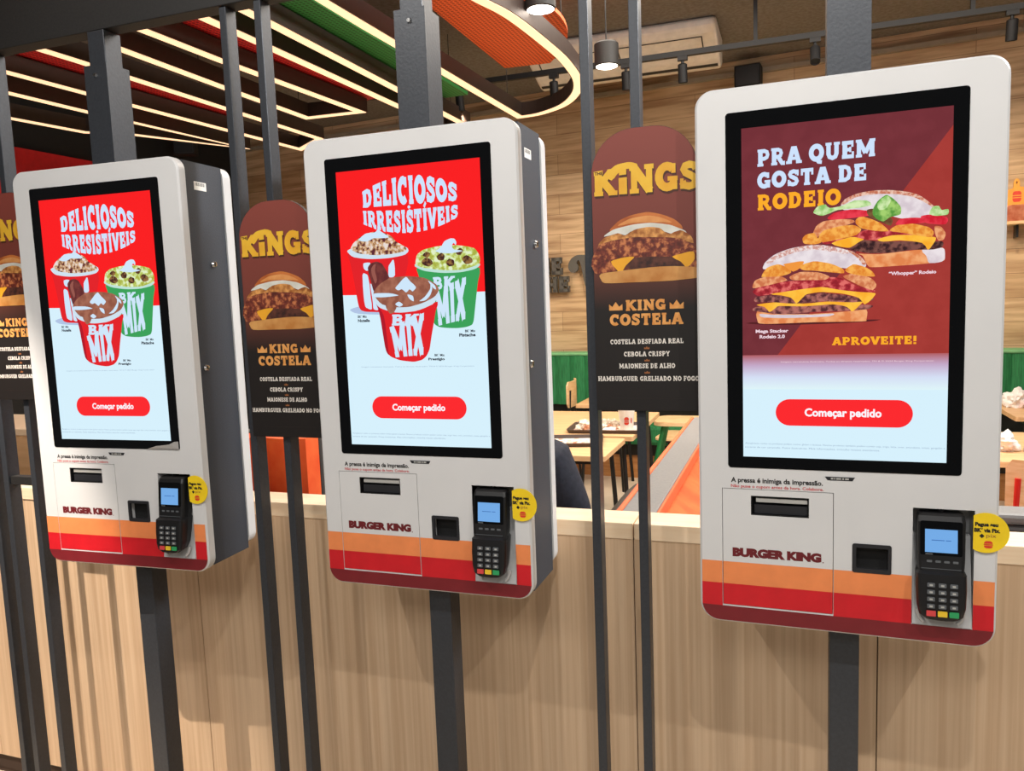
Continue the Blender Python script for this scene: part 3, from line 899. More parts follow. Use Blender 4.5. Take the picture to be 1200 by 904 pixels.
# conduit along the top of the dining wall
m = MB()
m.box(-6.0, 5.0, -0.05, -0.005, 3.29, 3.325, 'conduit')
struct(on_wall(m, 'trim_3'))

# ------------------------------------------------------------------ steel frame the kiosks hang on
m = MB()
m.box(-4.2, 3.2, 0.05, 0.0975, 2.235, 2.56, 'post_dark')
beam = m.build('overhead_beam', bevel=0.002)
tag(beam, 'long dark grey steel beam running over the tops of all the posts', 'beam')

PC = 0.0737
for x, lb in ((-0.855, 'square steel post behind the kiosk nearest the left edge'),
              (0.007, 'square steel post behind the middle kiosk'),
              (0.858, 'square steel post behind the kiosk with burgers on its screen')):
    t = thing('kiosk_post', lb, 'post', (x, PC, 0), 0, 'square kiosk posts')
    m = MB()
    m.box(-0.0265, 0.0265, -0.0265, 0.0265, 0.0, 2.234, 'post_steel')
    m.build('tube', t, bevel=0.002)
    m = MB()
    for a in (-1, 1):
        m.box(min(a * 0.0268, a * 0.036), max(a * 0.0268, a * 0.036), -0.036, 0.036, 1.905, 2.15, 'post_steel')
        m.box(-0.0268, 0.0268, min(a * 0.0268, a * 0.036), max(a * 0.0268, a * 0.036), 1.905, 2.15, 'post_steel')
    sl = m.build('sleeve', t)
    m = MB()
    m.lathe([(0.0, -0.041), (0.004, -0.041), (0.006, -0.036)], 'chrome', (0.0, 0.0, 2.125), 12, 'y')
    m.build('bolt', sl)
    m = MB()
    m.box(-0.045, 0.045, -0.045, 0.045, 0.0, 0.008, 'post_dark')
    m.build('base_plate', t)

slim = [(-1.388, 'slim dark post at the far left, outermost of three close together'),
        (-1.335, 'slim dark post left of the leftmost poster, joined by a crossbar'),
        (-1.228, 'slim dark post just left of the leftmost kiosk'),
        (-0.479, 'slim post between left and middle kiosks, behind the poster\'s left edge'),
        (-0.383, 'slim post between left and middle kiosks, nearer the middle kiosk'),
        (0.376, 'slim post between middle and burger kiosks, at the poster\'s left edge'),
        (0.475, 'slim post behind the middle of the poster beside the burger kiosk')]
for x, lb in slim:
    t = thing('slim_post', lb, 'post', (x, PC, 0), 0, 'slim posts between the kiosks')
    m = MB()
    m.box(-0.0095, 0.0095, -0.0185, 0.0185, 0.0, 2.234, 'post_steel')
    m.build('tube', t, bevel=0.0015)
    m = MB()
    m.box(-0.022, 0.022, -0.03, 0.03, 0.0, 0.006, 'post_dark')
    m.build('base_plate', t)
m = MB()
m.box(-1.3245, -1.2385, PC - 0.012, PC + 0.012, 1.068, 1.092, 'post_dark')
tag(m.build('crossbar', bevel=0.001), 'short dark bar joining two slim posts left of the left kiosk', 'crossbar')

# ------------------------------------------------------------------ kiosks
VO = KB      # local z = height on the panel + VO


class KM(MB):
    """part of a kiosk: heights are given from the screen centre"""

    def add(s, vs, fs, mat):
        MB.add(s, [(p[0], p[1], p[2] + VO) for p in vs], fs, mat)


PX0, PX1, PZ0, PZ1 = -0.2502, 0.2492, -0.6254, 0.3730
SU, SV = 0.1681, 0.2988
BANDS = [('stripe_orange', -0.5480, -0.5046), ('stripe_red', -0.5930, -0.5480)]


def display_ice(mb):
    y = -0.0016
    st = 0.00022
    mb.flat([(-SU, -SV), (SU, -SV), (SU, 0.029), (0.008, 0.0296), (-SU, 0.034)], y, 's_white')
    mb.flat([(-SU, 0.034), (0.008, 0.0296), (SU, 0.029), (SU, SV), (-SU, SV)], y, 's_red')
    d = y - st
    put_slab(mb, 'DELICIOSOS', archfn(-0.1066, 0.1160, (0.2190, 0.2185, 0.2165), (0.2520, 0.2770, 0.2500)), d, 's_text', 3, 1.05)
    put_slab(mb, 'IRRESIST\u00cdVEIS', archfn(-0.1078, 0.1160, (0.1846, 0.1590, 0.1846), (0.2125, 0.2070, 0.2090)), d, 's_text', 3, 1.05)
    mb.flat(circle(0.004, 0.2125, 0.0035, 12), d, 's_text')
    n = 0
    for mat, pts in ICE:
        n += 1
        mb.flat(blob(pts), d - st * 0.12 * n, mat)
        if n == 6:      # letters of the green cup go under the front cup
            pass
        if mat == 'topping_green':
            put_slab(mb, 'BK', quadfn((0.0517, 0.0373), (0.0990, 0.0364), (0.1029, 0.0641), (0.0505, 0.0634)), d - st * 0.12 * n, 'white', 4)
            put_slab(mb, 'MIX', quadfn((0.0588, -0.0382), (0.1217, -0.0254), (0.1274, 0.0600), (0.0530, 0.0351)), d - st * 0.12 * n, 'white', 2, 1.15)
    y2 = d - st * 5.2
    put_slab(mb, 'BK', quadfn((-0.0522, -0.0352), (0.0075, -0.0378), (0.0168, -0.0120), (-0.0499, -0.0119)), y2, 'white', 4)
    put_slab(mb, 'MIX', quadfn((-0.0465, -0.1040), (0.0215, -0.0985), (0.0275, -0.0110), (-0.0575, -0.0402)), y2, 'white', 2, 1.15)
    put_sans(mb, 'BK\u00b4 Mix', (-0.1338, -0.1115, -0.0170, -0.0114), d, 's_dark', 0.03)
    put_sans(mb, 'Nutella', (-0.1341, -0.1045, -0.0262, -0.0196), d, 's_dark', 0.04)
    put_sans(mb, 'BK\u00b4 Mix', (0.1197, 0.1430, -0.0540, -0.0486), d, 's_dark', 0.03)
    put_sans(mb, 'Pistache', (0.1060, 0.1430, -0.0630, -0.0560), d, 's_dark', 0.04)
    put_sans(mb, 'BK\u00b4 Mix', (0.0470, 0.0703, -0.1035, -0.0983), d, 's_dark', 0.03)
    put_sans(mb, 'Prest\u00edgio', (0.0320, 0.0700, -0.1136, -0.1065), d, 's_dark', 0.04)
    put_sans(mb, 'Imagem meramente ilustrativa. Todos os direitos reservados. TM & \u00a9 2024 Burger King Corporation', (-0.1317, 0.1366, -0.1268, -0.1235), d, 's_grey', 0.0)


def display_burger(mb):
    y = -0.0016
    st = 0.00022
    mb.flat(rect(-SU, SU, -SV, -0.1720), y, 's_white')
    mb.flat(rect(-SU, SU, -0.1720, -0.1090), y, 's_fade')
    mb.flat([(-SU, -0.1090), (-0.1068, -0.1090), (SU, 0.2680), (SU, SV), (-SU, SV)], y, 's_maroon')
    mb.flat([(-0.1068, -0.1090), (SU, -0.1090), (SU, 0.2680)], y, 's_brick')
    d = y - st
    put_slab(mb, 'PRA QUEM', inbox(-0.1414, 0.0520, 0.2292, 0.2590), d, 's_text', 3)
    put_slab(mb, 'GOSTA DE', inbox(-0.1414, 0.0387, 0.1902, 0.2190), d, 's_text', 3)
    put_slab(mb, 'RODEIO', inbox(-0.1415, -0.0020, 0.1522, 0.1800), d, 's_gold', 3)
    n = 0
    for mat, pts in BURGERS:
        n += 1
        mb.flat(blob(pts), d - st * 0.1 * n, mat)
    put_slab(mb, 'APROVEITE!', inbox(-0.0153, 0.1200, -0.0927, -0.0785), d, 's_gold', 3)
    put_sans(mb, '\u201cWhopper\u201d Rodeio', (0.0745, 0.1471, 0.0245, 0.0325), d, 's_pink', 0.04)
    put_sans(mb, 'Mega Stacker', (-0.1450, -0.0885, -0.0700, -0.0620), d, 's_pink', 0.04)
    put_sans(mb, 'Rodeio 2.0', (-0.1382, -0.0945, -0.0785, -0.0720), d, 's_pink', 0.04)
    put_sans(mb, 'Imagem meramente ilustrativa. Todos os direitos reservados. TM & \u00a9 2024 Burger King Corporation', (-0.1014, 0.1457, -0.1236, -0.1204), d, 's_pink', 0.0)


def display_common(mb):
    d = -0.0016 - 0.00022
    mb.flat(rrect(-0.1106, 0.1153, -0.2388, -0.1900, 0.0243, 8), d, 's_button')
    put_sans(mb, 'Come\u00e7ar pedido', (-0.0608, 0.0660, -0.2258, -0.2062), d - 0.0003, 's_btn_text', 0.035)
    put_sans(mb, 'Alerg\u00eanicos: todos os produtos podem conter gl\u00faten e lactose. Nossos produtos tamb\u00e9m podem conter soja, trigo, leite, ovos, amendoim, nozes, gergelim e', (-0.1645, 0.1655, -0.2757, -0.2718), d, 's_grey', 0.0)
    put_sans(mb, 'corante de cor caramelo. Fotos ilustrativas. Mais informa\u00e7\u00f5es, consulte nossos atendentes.', (-0.1650, 0.0640, -0.2828, -0.2788), d, 's_grey', 0.0)


def make_screen(parent, which):
    mb = KM()
    mb.flat(rect(-SU - 0.0006, SU + 0.0006, -SV - 0.0006, SV + 0.0006), -0.0013, 'bezel_black')
    (display_burger if which == 'burger' else display_ice)(mb)
    display_common(mb)
    return mb.build('display', parent, fix=False)


def make_housing(parent, px):
    """charcoal shell with openings in its top and bottom for the post"""
    mb = KM()
    z0, z1 = PZ0 + 0.012, PZ1 - 0.006
    xl, xr = -0.2438, 0.2432
    y0, y1 = 0.0252, 0.165
    mb.box(xl, xl + 0.003, y0, y1, z0, z1, 'charcoal_shell')
    mb.box(xr - 0.003, xr, y0, y1, z0, z1, 'charcoal_shell')
    cx, cy = px
    h = 0.0295
    for a, b in ((z0, z0 + 0.003), (z1 - 0.003, z1)):
        mb.box(xl + 0.003, cx - h, y0, y1, a, b, 'charcoal_shell')
        mb.box(cx + h, xr - 0.003, y0, y1, a, b, 'charcoal_shell')
        mb.box(cx - h, cx + h, y0, cy - h, a, b, 'charcoal_shell')
        mb.box(cx - h, cx + h, cy + h, y1, a, b, 'charcoal_shell')
    return mb.build('housing', parent)


DOOR = (-0.2080, -0.0110, -0.5905, -0.3612)
SLOT = (-0.1553, -0.0530, -0.4113, -0.3738)
SCAN = (0.0215, 0.0840, -0.5050, -0.4534)
RECS = (0.1180, 0.2135, -0.5923, -0.3808)


def make_kiosk(label, loc, rz, px):
    t = thing('ordering_kiosk', label, 'kiosk', loc, rz, 'self-service ordering kiosks')
    # front panel
    mb = KM()
    outl = rrect(PX0, PX1, PZ0, PZ1, 0.034, 9, (0.036, 0.036, 0.032, 0.032))
    holes = [rect(*DOOR), rrect(*SCAN, 0.004, 3), rect(*RECS)]
    mb.prism(outl, 0.0, 0.025, 'white_panel', holes, 0.004)
    y = -0.0004
    for mat, a, b in BANDS:
        for u0, u1 in ((PX0 + 0.0035, DOOR[0] - 0.0005), (DOOR[1] + 0.0005, RECS[0]), (RECS[1], PX1 - 0.0035)):
            mb.flat(rect(u0, u1, a, b), y, mat)
    il = inset(outl, 0.0035)
    low = [p for p in il if p[1] < -0.58]
    low = sorted([p for p in low if p[0] < 0], key=lambda p: -p[1]) + sorted([p for p in low if p[0] >= 0], key=lambda p: p[1])
    mb.flat([(PX0 + 0.0035, -0.5930)] + low + [(PX1 - 0.0035, -0.5930)], y, 'stripe_maroon')
    put_sans(mb, 'A pressa \u00e9 inimiga da impress\u00e3o.', (-0.1911, -0.0294, -0.3520, -0.3395), y, 'print_black', 0.03)
    put_sans(mb, 'N\u00e3o puxe o cupom antes da hora. Colabore.', (-0.1912, -0.0284, -0.3605, -0.3530), y, 'print_red', 0.015)
    mb.build('front_panel', t)
    # printer door
    mb = KM()
    g = 0.0011
    dl = rect(DOOR[0] + g, DOOR[1] - g, DOOR[2] + g, DOOR[3] - g)
    mb.prism(dl, -0.0002, 0.012, 'white_panel', [rect(*SLOT)])
    for mat, a, b in BANDS:
        mb.flat(rect(DOOR[0] + g, DOOR[1] - g, max(a, DOOR[2] + g), b), -0.0006, mat)
    put_sans(mb, 'BURGER KING', (-0.1893, -0.0315, -0.4938, -0.4760), -0.0006, 'print_maroon', 0.075)
    mb.flat(circle(-0.0285, -0.4930, 0.0012, 8), -0.0006, 'print_maroon')
    dr = mb.build('printer_door', t)
    mb = KM()
    mb.box(SLOT[0], SLOT[1], 0.022, 0.024, SLOT[2], SLOT[3], 'hole_black')
    for a, b in ((SLOT[2], SLOT[2] + 0.002), (SLOT[3] - 0.002, SLOT[3])):
        mb.box(SLOT[0], SLOT[1], 0.001, 0.022, a, b, 'plastic_black')
    for a, b in ((SLOT[0], SLOT[0] + 0.002), (SLOT[1] - 0.002, SLOT[1])):
        mb.box(a, b, 0.001, 0.022, SLOT[2], SLOT[3], 'plastic_black')
    mb.box(SLOT[0] + 0.009, SLOT[1] - 0.003, 0.004, 0.020, SLOT[3] - 0.0125, SLOT[3] - 0.005, 'label_grey')
    mb.box(SLOT[0] + 0.006, SLOT[1] - 0.003, 0.006, 0.020, SLOT[2] + 0.003, SLOT[3] - 0.018, 'plastic_dark')
    mb.build('receipt_slot', dr)
    # screen glass and picture
    mb = KM()
    mb.prism(rrect(-0.1960, 0.1918, -0.3207, 0.3284, 0.006, 4), -0.0010, 0.0003, 'bezel_black')
    mb.build('screen_glass', t)
    # small plate under the glass
    mb = KM()
    mb.prism([(-0.0215, -0.3380), (0.0200, -0.3380), (0.0241, -0.3314), (-0.0261, -0.3314)], -0.0006, 0.0002, 'plastic_dark')
    for a, b in ((-0.0160, -0.0120), (-0.0105, -0.0085), (-0.0070, 0.0010), (0.0028, 0.0060), (0.0078, 0.0140)):
        mb.flat(rect(a, b, -0.3362, -0.3332), -0.0008, 'label_grey')
    mb.build('maker_plate', t)
    # code scanner
    mb = KM()
    mb.prism(rrect(SCAN[0] - 0.001, SCAN[1] + 0.001, SCAN[2] - 0.001, SCAN[3] + 0.001, 0.004, 4), -0.0015, 0.004, 'plastic_dark', [rrect(SCAN[0] + 0.0055, SCAN[1] - 0.0045, SCAN[2] + 0.007, SCAN[3] - 0.006, 0.002, 3)])
    scn = mb.build('code_scanner', t)
    mb = KM()
    mb.box(SCAN[0] + 0.001, SCAN[1] - 0.001, 0.018, 0.022, SCAN[2] + 0.001, SCAN[3] - 0.001, 'hole_black')
    mb.build('scanner_window', scn)
    # recess with the payment terminal
    mb = KM()
    a, b, c, d = RECS
    mb.box(a, b, 0.052, 0.055, c, d, 'silver')
    mb.box(a - 0.002, a, 0.002, 0.055, c, d, 'silver')
    mb.box(b, b + 0.002, 0.002, 0.055, c, d, 'silver')
    mb.box(a, b, 0.002, 0.055, d, d + 0.002, 'silver')
    mb.box(a, b, 0.002, 0.055, c - 0.002, c, 'silver')
    # cradle plate leaning out at the foot
    mb.add([(a + .001, 0.030, -0.434), (b - .001, 0.030, -0.434), (b - .001, -0.003, c + .001), (a + .001, -0.003, c + .001),
            (a + .001, 0.052, -0.434), (b - .001, 0.052, -0.434), (b - .001, 0.052, c + .001), (a + .001, 0.052, c + .001)],
           [(0, 1, 2, 3), (4, 5, 1, 0), (3, 2, 6, 7), (0, 3, 7, 4), (1, 5, 6, 2), (4, 7, 6, 5)], 'cradle_grey')
    hold = mb.build('terminal_holder', t)
    mb = KM()
    for sx in (-1, 1):
        mb = KM()
        mb.tube([(0.163 + sx * 0.026, -0.006, -0.584), (0.163 + sx * 0.033, -0.006, -0.576), (0.163 + sx * 0.037, -0.004, -0.562)], 0.0032, 'cradle_grey', 8)
        mb.build('cradle_clip', hold)
    # terminal body: display head and bulging keypad half
    mb = KM()
    sec = [(-0.388, 0.034, 0.000, 0.020), (-0.392, 0.0365, -0.006, 0.022), (-0.402, 0.0378, -0.010, 0.024), (-0.470, 0.0370, -0.017, 0.024),
           (-0.486, 0.0355, -0.020, 0.022), (-0.490, 0.0385, -0.0275, 0.022), (-0.520, 0.0385, -0.031, 0.016), (-0.548, 0.0372, -0.033, 0.006),
           (-0.562, 0.034, -0.033, -0.002), (-0.569, 0.024, -0.032, -0.010), (-0.571, 0.012, -0.030, -0.014)]
    cx = 0.1615
    rings = []
    for v, w, yf, yb in sec:
        r = 0.006
        ym = (yf + yb) / 2
        rings.append([(cx - w, ym, v), (cx - w, yf + r, v), (cx - w + r * .3, yf + r * .3, v), (cx - w + r, yf, v), (cx + w - r, yf, v), (cx + w - r * .3, yf + r * .3, v), (cx + w, yf + r, v), (cx + w, ym, v), (cx + w - .004, yb, v), (cx - w + .004, yb, v)])
    vs = [p for r_ in rings for p in r_]
    n = 10
    fs = [(i * n + k, i * n + (k + 1) % n, (i + 1) * n + (k + 1) % n, (i + 1) * n + k) for i in range(len(rings) - 1) for k in range(n)]
    fs += [tuple(range(n)), tuple((len(rings) - 1) * n + k for k in range(n))[::-1]]
    mb.add(vs, fs, 'plastic_black')
    term = mb.build('card_terminal', t)
    term['label'] = 'black card payment terminal with a lit blue display'

    def head(u, v):     # point on the sloping display half
        return (u, -0.0104 - (-0.402 - v) * (0.007 / 0.068) - 0.0004, v)

    def keyp(u, v):     # point on the keypad half
        return (u, -0.0312 - (-0.520 - v) * (0.002 / 0.028) - 0.0006 if v < -0.52 else -0.0275 - (-0.490 - v) * (0.0035 / 0.03) - 0.0006, v)
    mb = KM()
    hp = lambda q, e=0.0: (lambda u, v: (head(u, v)[0], head(u, v)[1] - e, v))
    mb.flat(rrect(0.1285, 0.1935, -0.4590, -0.4000, 0.003, 3), 0, 'bezel_black', P=hp(0))
    mb.flat(rect(0.1360, 0.1860, -0.4540, -0.4140), 0, 'reader_screen', P=hp(0, 0.0004))
    for q, (u0, u1) in enumerate(((0.146, 0.166), (0.168, 0.176))):
        mb.flat(rect(u0, u1, -0.4335, -0.4320), 0, 'reader_text', P=hp(0, 0.0007))
    mb.flat(rect(0.1365, 0.1480, -0.4580, -0.4560), 0, 'key_grey', P=hp(0, 0.0006))
    mb.build('terminal_display', term, fix=False)
    mb = KM()
    for k in range(4):
        u = 0.1385 + k * 0.0135
        mb.flat(rrect(u, u + 0.0085, -0.4715, -0.4675, 0.001, 2), 0, 'key_grey', P=hp(0, 0.0006))
    mb.flat(rect(0.1300, 0.1920, -0.4825, -0.4815), 0, 'key_grey', P=hp(0, 0.0006))
    for r_ in range(5):
        for k in range(3):
            u = 0.1385 + k * 0.0176
            v = -0.5035 - r_ * 0.0122
            if r_ == 4:
                lp = rrect(u - 0.001, u + 0.0135, v - 0.0095, v, 0.001, 2)
                mat = ('key_red', 'key_yellow', 'key_green')[k]
            else:
                lp = rrect(u, u + 0.0118, v - 0.0078, v - 0.0008, 0.001, 2)
                mat = 'key_grey'
            f0 = [keyp(*p) for p in lp]
            q = len(lp)
            top = [(p[0], p[1] - 0.0015, p[2]) for p in f0]
            mb.add(f0 + top, [tuple(range(q, 2 * q))] + [(i, (i + 1) % q, q + (i + 1) % q, q + i) for i in range(q)], mat)
            if r_ < 4:
                mb.add([(p[0], p[1] - 0.0017, p[2]) for p in (keyp(u + .0035, v - .006), keyp(u + .0085, v - .006), keyp(u + .0085, v - .0028), keyp(u + .0035, v - .0028))], [(0, 1, 2, 3)], 'label_grey')
    mb.build('keypad', term, fix=False)
    mb = KM()
    mb.tube([(0.163, 0.012, -0.392), (0.163, 0.006, -0.386), (0.164, 0.030, -0.3815), (0.164, 0.050, -0.383)], 0.0045, 'plastic_black', 8)
    mb.build('cable', term)
    # round payment sticker standing past the edge of the panel
    mb = KM()
    cxs, czs, r = 0.2296, -0.4175, 0.0350
    lp = [p for p in circle(cxs, czs, r, 44) if p[0] > 0.2098]
    k = min(range(len(lp)), key=lambda i: (lp[i][1] - czs < 0, abs(math.atan2(lp[i][1] - czs, lp[i][0] - cxs))))
    lp.sort(key=lambda p: math.atan2(p[1] - czs, p[0] - cxs))
    mb.prism(lp, -0.0045, -0.0030, 'sticker_yellow')
    ys = -0.0049
    put_sans(mb, 'Pague seu', (0.2130, 0.2475, -0.4080, -0.3990), ys, 'print_black', 0.06)
    put_sans(mb, 'BK\u00b4 via Pix.', (0.2118, 0.2505, -0.4165, -0.4090), ys, 'print_black', 0.06)
    mb.flat([(0.2195, -0.4228), (0.2235, -0.4268), (0.2275, -0.4228), (0.2235, -0.4188)], ys - 0.0001, 'print_black')
    put_sans(mb, 'pix', (0.2300, 0.2450, -0.4270, -0.4190), ys, 'p_brown', 0.0)
    mb.flat(rrect(0.2270, 0.2400, -0.4360, -0.4312, 0.0045, 5, (0.001, 0.001, 0.0045, 0.0045)), ys, 'emblem_red')
    mb.flat(rect(0.2265, 0.2405, -0.4386, -0.4368), ys, 'emblem_red')
    mb.flat(rrect(0.2270, 0.2400, -0.4440, -0.4394, 0.004, 5, (0.004, 0.004, 0.001, 0.001)), ys, 'emblem_red')
    mb.build('payment_sticker', t, fix=False)
    # back cover, locks and label on the right side
    mb = KM()
    mb.prism(rrect(-0.2475, 0.2470, PZ0 + 0.02, PZ1 - 0.001, 0.03, 8), 0.166, 0.196, 'white_panel', (), 0.0)
    mb.build('back_cover', t, bevel=0.006)
    for yy, v in ((0.108, 0.126), (0.050, -0.126)):
        mb = KM()
        mb.lathe([(0.0085, 0.0), (0.0085, 0.003), (0.0065, 0.007), (0.0, 0.008)], 'chrome', (0.2434, yy, v), 14, 'x')
        mb.box(0.2514, 0.2518, yy - 0.001, yy + 0.001, v - 0.004, v + 0.004, 'plastic_black')
        mb.build('side_lock', t)
    mb = KM()
    mb.box(0.2434, 0.2437, 0.060, 0.104, 0.302, 0.322, 'paper_white')
    for i in range(9):
        mb.box(0.24375, 0.24380, 0.064 + i * 0.004, 0.0655 + i * 0.004 + 0.001 * (i % 2), 0.312, 0.320, 'print_black')
    mb.build('side_label', t)
    return t


K2 = make_kiosk('middle white ordering kiosk with ice cream cups on its red and white screen', (0.0, 0.0, 1.52402 - KB), 0.0, (0.007, PC))
make_housing(K2, (0.007, PC))
ice = make_screen(K2, 'ice')


def local_post(loc, rz, x):
    dx, dy = x - loc[0], PC - loc[1]
    return (dx * cos(rz) + dy * sin(rz), -dx * sin(rz) + dy * cos(rz))


def place_kiosk(label, loc, rz, px, which):
    r = K2.copy()
    COL.objects.link(r)
    r.location = (loc[0], loc[1], 1.52402 - KB)
    r.rotation_euler = (0, 0, rz)
    r['label'] = label
    for ch in kids(K2):
        if ch.name.startswith('housing') or (ch.name.startswith('display') and which == 'burger'):
            continue
        copy_tree(ch, r)
    make_housing(r, local_post(loc, rz, px))
    if which == 'burger':
        make_screen(r, 'burger')
    return r


K1 = place_kiosk('leftmost white ordering kiosk, ice cream on screen, torn film at the screen\'s lower corner', (-0.82555, -0.03090), 0.04424, -0.855, 'ice')
K3 = place_kiosk('largest white ordering kiosk, with two burgers on its maroon screen', (0.84602, -0.01326), -0.02138, 0.858, 'burger')
# torn protective film on the left kiosk's glass
mb = KM()
mb.add([(0.1900, -0.0030, -0.3000), (0.1910, -0.0045, -0.3185), (0.1500, -0.0035, -0.3190), (0.0950, -0.0028, -0.3205), (0.1250, -0.0060, -0.3120), (0.1640, -0.0050, -0.3075), (0.1780, -0.0040, -0.3010)],
       [(0, 5, 1), (0, 6, 5), (5, 2, 1), (5, 4, 2), (4, 3, 2)], 'film_clear')
fl = mb.build('peeling_film', K1, fix=False)
sm = fl.modifiers.new('thickness', 'SOLIDIFY')
sm.thickness = 0.0006

# ------------------------------------------------------------------ posters on the slim posts
def make_poster(label, x, z):
    t = thing('menu_poster', label, 'poster', (x, 0.0, z), 0, 'maroon burger posters')
    hw, H = 0.1035, 0.555
    y0, y1 = 0.042, 0.0545
    mb = MB()
    outl = rrect(-hw, hw, 0.0, H, 0.08, 10, (0.0, 0.0, 0.085, 0.085))
    mb.prism(outl, y0, y1, 'poster_edge')
    mb.flat(inset(outl, 0.0006), y0 - 0.0003, 'poster_base')
    O = -0.0175
    d = y0 - 0.0006
    kings = archfn(-0.100, 0.108, (0.4300, 0.4295, 0.4290), (0.4770, 0.4830, 0.4800))
    put_slab(mb, 'KiNGS', lambda s, tt: (lambda p: (p[0] + 0.0015, p[1] - 0.0042))(kings(s, tt)), d, 'p_gold_dark', 0, 1.12)
    put_slab(mb, 'KiNGS', kings, d - 0.0003, 'p_gold', 0, 1.08)
    mb.flat(blob([(-0.074, 0.470), (-0.055, 0.486), (-0.030, 0.4905), (-0.012, 0.486), (-0.013, 0.476), (-0.034, 0.478), (-0.050, 0.470), (-0.062, 0.458)]), d - 0.0003, 'p_gold')
    put_sans(mb, 'THE', (-0.0965, -0.0800, 0.4705, 0.4765), d - 0.0005, 'p_gold_dark', 0.04)
    n = 0
    for mat, pts in RIB:
        n += 1
        mb.flat(blob([(a + O, b) for a, b in pts]), d - 0.00004 * n, mat)
    put_slab(mb, 'KING', inbox(-0.0405, 0.0400, 0.2010, 0.2225), d, 'p_copper', 3)
    put_slab(mb, 'COSTELA', inbox(-0.0730, 0.0730, 0.1720, 0.1950), d, 'p_copper', 3)
    for cx in (-0.060, 0.0605):
        mb.flat(crown(cx, 0.2025, 0.027, 0.017), d, 'p_copper')
    for txt, u0, u1, v in (('COSTELA DESFIADA REAL', -0.0730, 0.0730, 0.1345), ('CEBOLA CRISPY', -0.0460, 0.0460, 0.1095), ('MAIONESE DE ALHO', -0.0560, 0.0560, 0.0855), ('HAMBURGUER GRELHADO NO FOGO', -0.1000, 0.1020, 0.0600)):
        put_slab(mb, txt, inbox(u0, u1, v, v + 0.0100), d, 'p_white', 3, 0.85)
    for v in (0.1240, 0.0995, 0.0750):
        mb.flat(crown(0.0005, v, 0.0105, 0.0055), d, 'p_brown')
    mb.box(-0.0730, 0.0730, d - 0.0001, d, 0.0247, 0.0254, 'poster_edge')
    mb.build('panel', t, fix=False)
    mb = MB()
    mb.box(-0.026, -0.008, y1 + 0.0001, y1 + 0.0006, 0.05, 0.47, 'post_dark')
    mb.build('mounting_strip', t)
    for v in (0.10, 0.38):
        mb = MB()
        mb.box(-0.1030, -0.085, y1 + 0.0001, y1 + 0.012, v, v + 0.02, 'post_dark')
        mb.build('mounting_tab', t)
    return t


P1 = make_poster('burger poster on slim posts, cut by the left edge beside the left kiosk', -1.2135, 1.314)
for lb, x, z in (('burger poster hanging lower than the others, between left and middle kiosks', -0.3640, 1.229),
                 ('burger poster between the middle kiosk and the kiosk showing burgers', 0.4910, 1.302)):
    c = copy_tree(P1)
    c.location = (x, 0, z)
    c['label'] = lb

# ------------------------------------------------------------------ ceiling lights behind the frame
def strip(mb, path, w, z0, z1, mat, closed=False):
    pts = [Vector((a, b)) for a, b in path]
    N = len(pts)
    L, R = [], []
    for i in range(N):
        if closed:
            a, c = pts[i - 1], pts[(i + 1) % N]
        else:
            a, c = pts[max(i - 1, 0)], pts[min(i + 1, N - 1)]
        d1 = (pts[i] - a).normalized() if (pts[i] - a).length > 1e-9 else (c - pts[i]).normalized()
        d2 = (c - pts[i]).normalized() if (c - pts[i]).length > 1e-9 else d1
        n1, n2 = Vector((-d1.y, d1.x)), Vector((-d2.y, d2.x))
        nn = n1 + n2
        nn = nn / max(nn.length_squared / 2, 0.35)
        L.append(pts[i] + nn * w / 2)
        R.append(pts[i] - nn * w / 2)
    vs = [(p.x, p.y, z) for z in (z0, z1) for S in (L, R) for p in S]
    fs = []
    for i in range(N if closed else N - 1):
        j = (i + 1) % N
        l0, r0, l1, r1 = i, N + i, 2 * N + i, 3 * N + i
        L0, R0, L1, R1 = j, N + j, 2 * N + j, 3 * N + j
        fs += [(l0, L0, R0, r0), (l1, r1, R1, L1), (l0, l1, L1, L0), (r0, R0, R1, r1)]
    if not closed:
        fs += [(0, N, 3 * N, 2 * N), (N - 1, 3 * N - 1, 4 * N - 1, 2 * N - 1)]
        fs[-1] = (N - 1, 3 * N - 1, 4 * N - 1, 2 * N + N - 1)
        fs[-1] = (N - 1, N + N - 1, 3 * N + N - 1, 2 * N + N - 1)
        fs[-2] = (0, 2 * N, 3 * N, N)
    mb.add(vs, fs, mat)


def spline(pts, k=5):
    out = []
    n = len(pts)
    for i in range(n - 1):
        p0, p1, p2, p3 = (Vector(pts[max(0, min(n - 1, i + j))]) for j in (-1, 0, 1, 2))
        for t in range(k):
            t = t / k
            q = 0.5 * (2 * p1 + (p2 - p0) * t + (2 * p0 - 5 * p1 + 4 * p2 - p3) * t * t + (3 * p1 - p0 - 3 * p2 + p3) * t ** 3)
            out.append((q.x, q.y))
    out.append(tuple(pts[-1]))
    return out


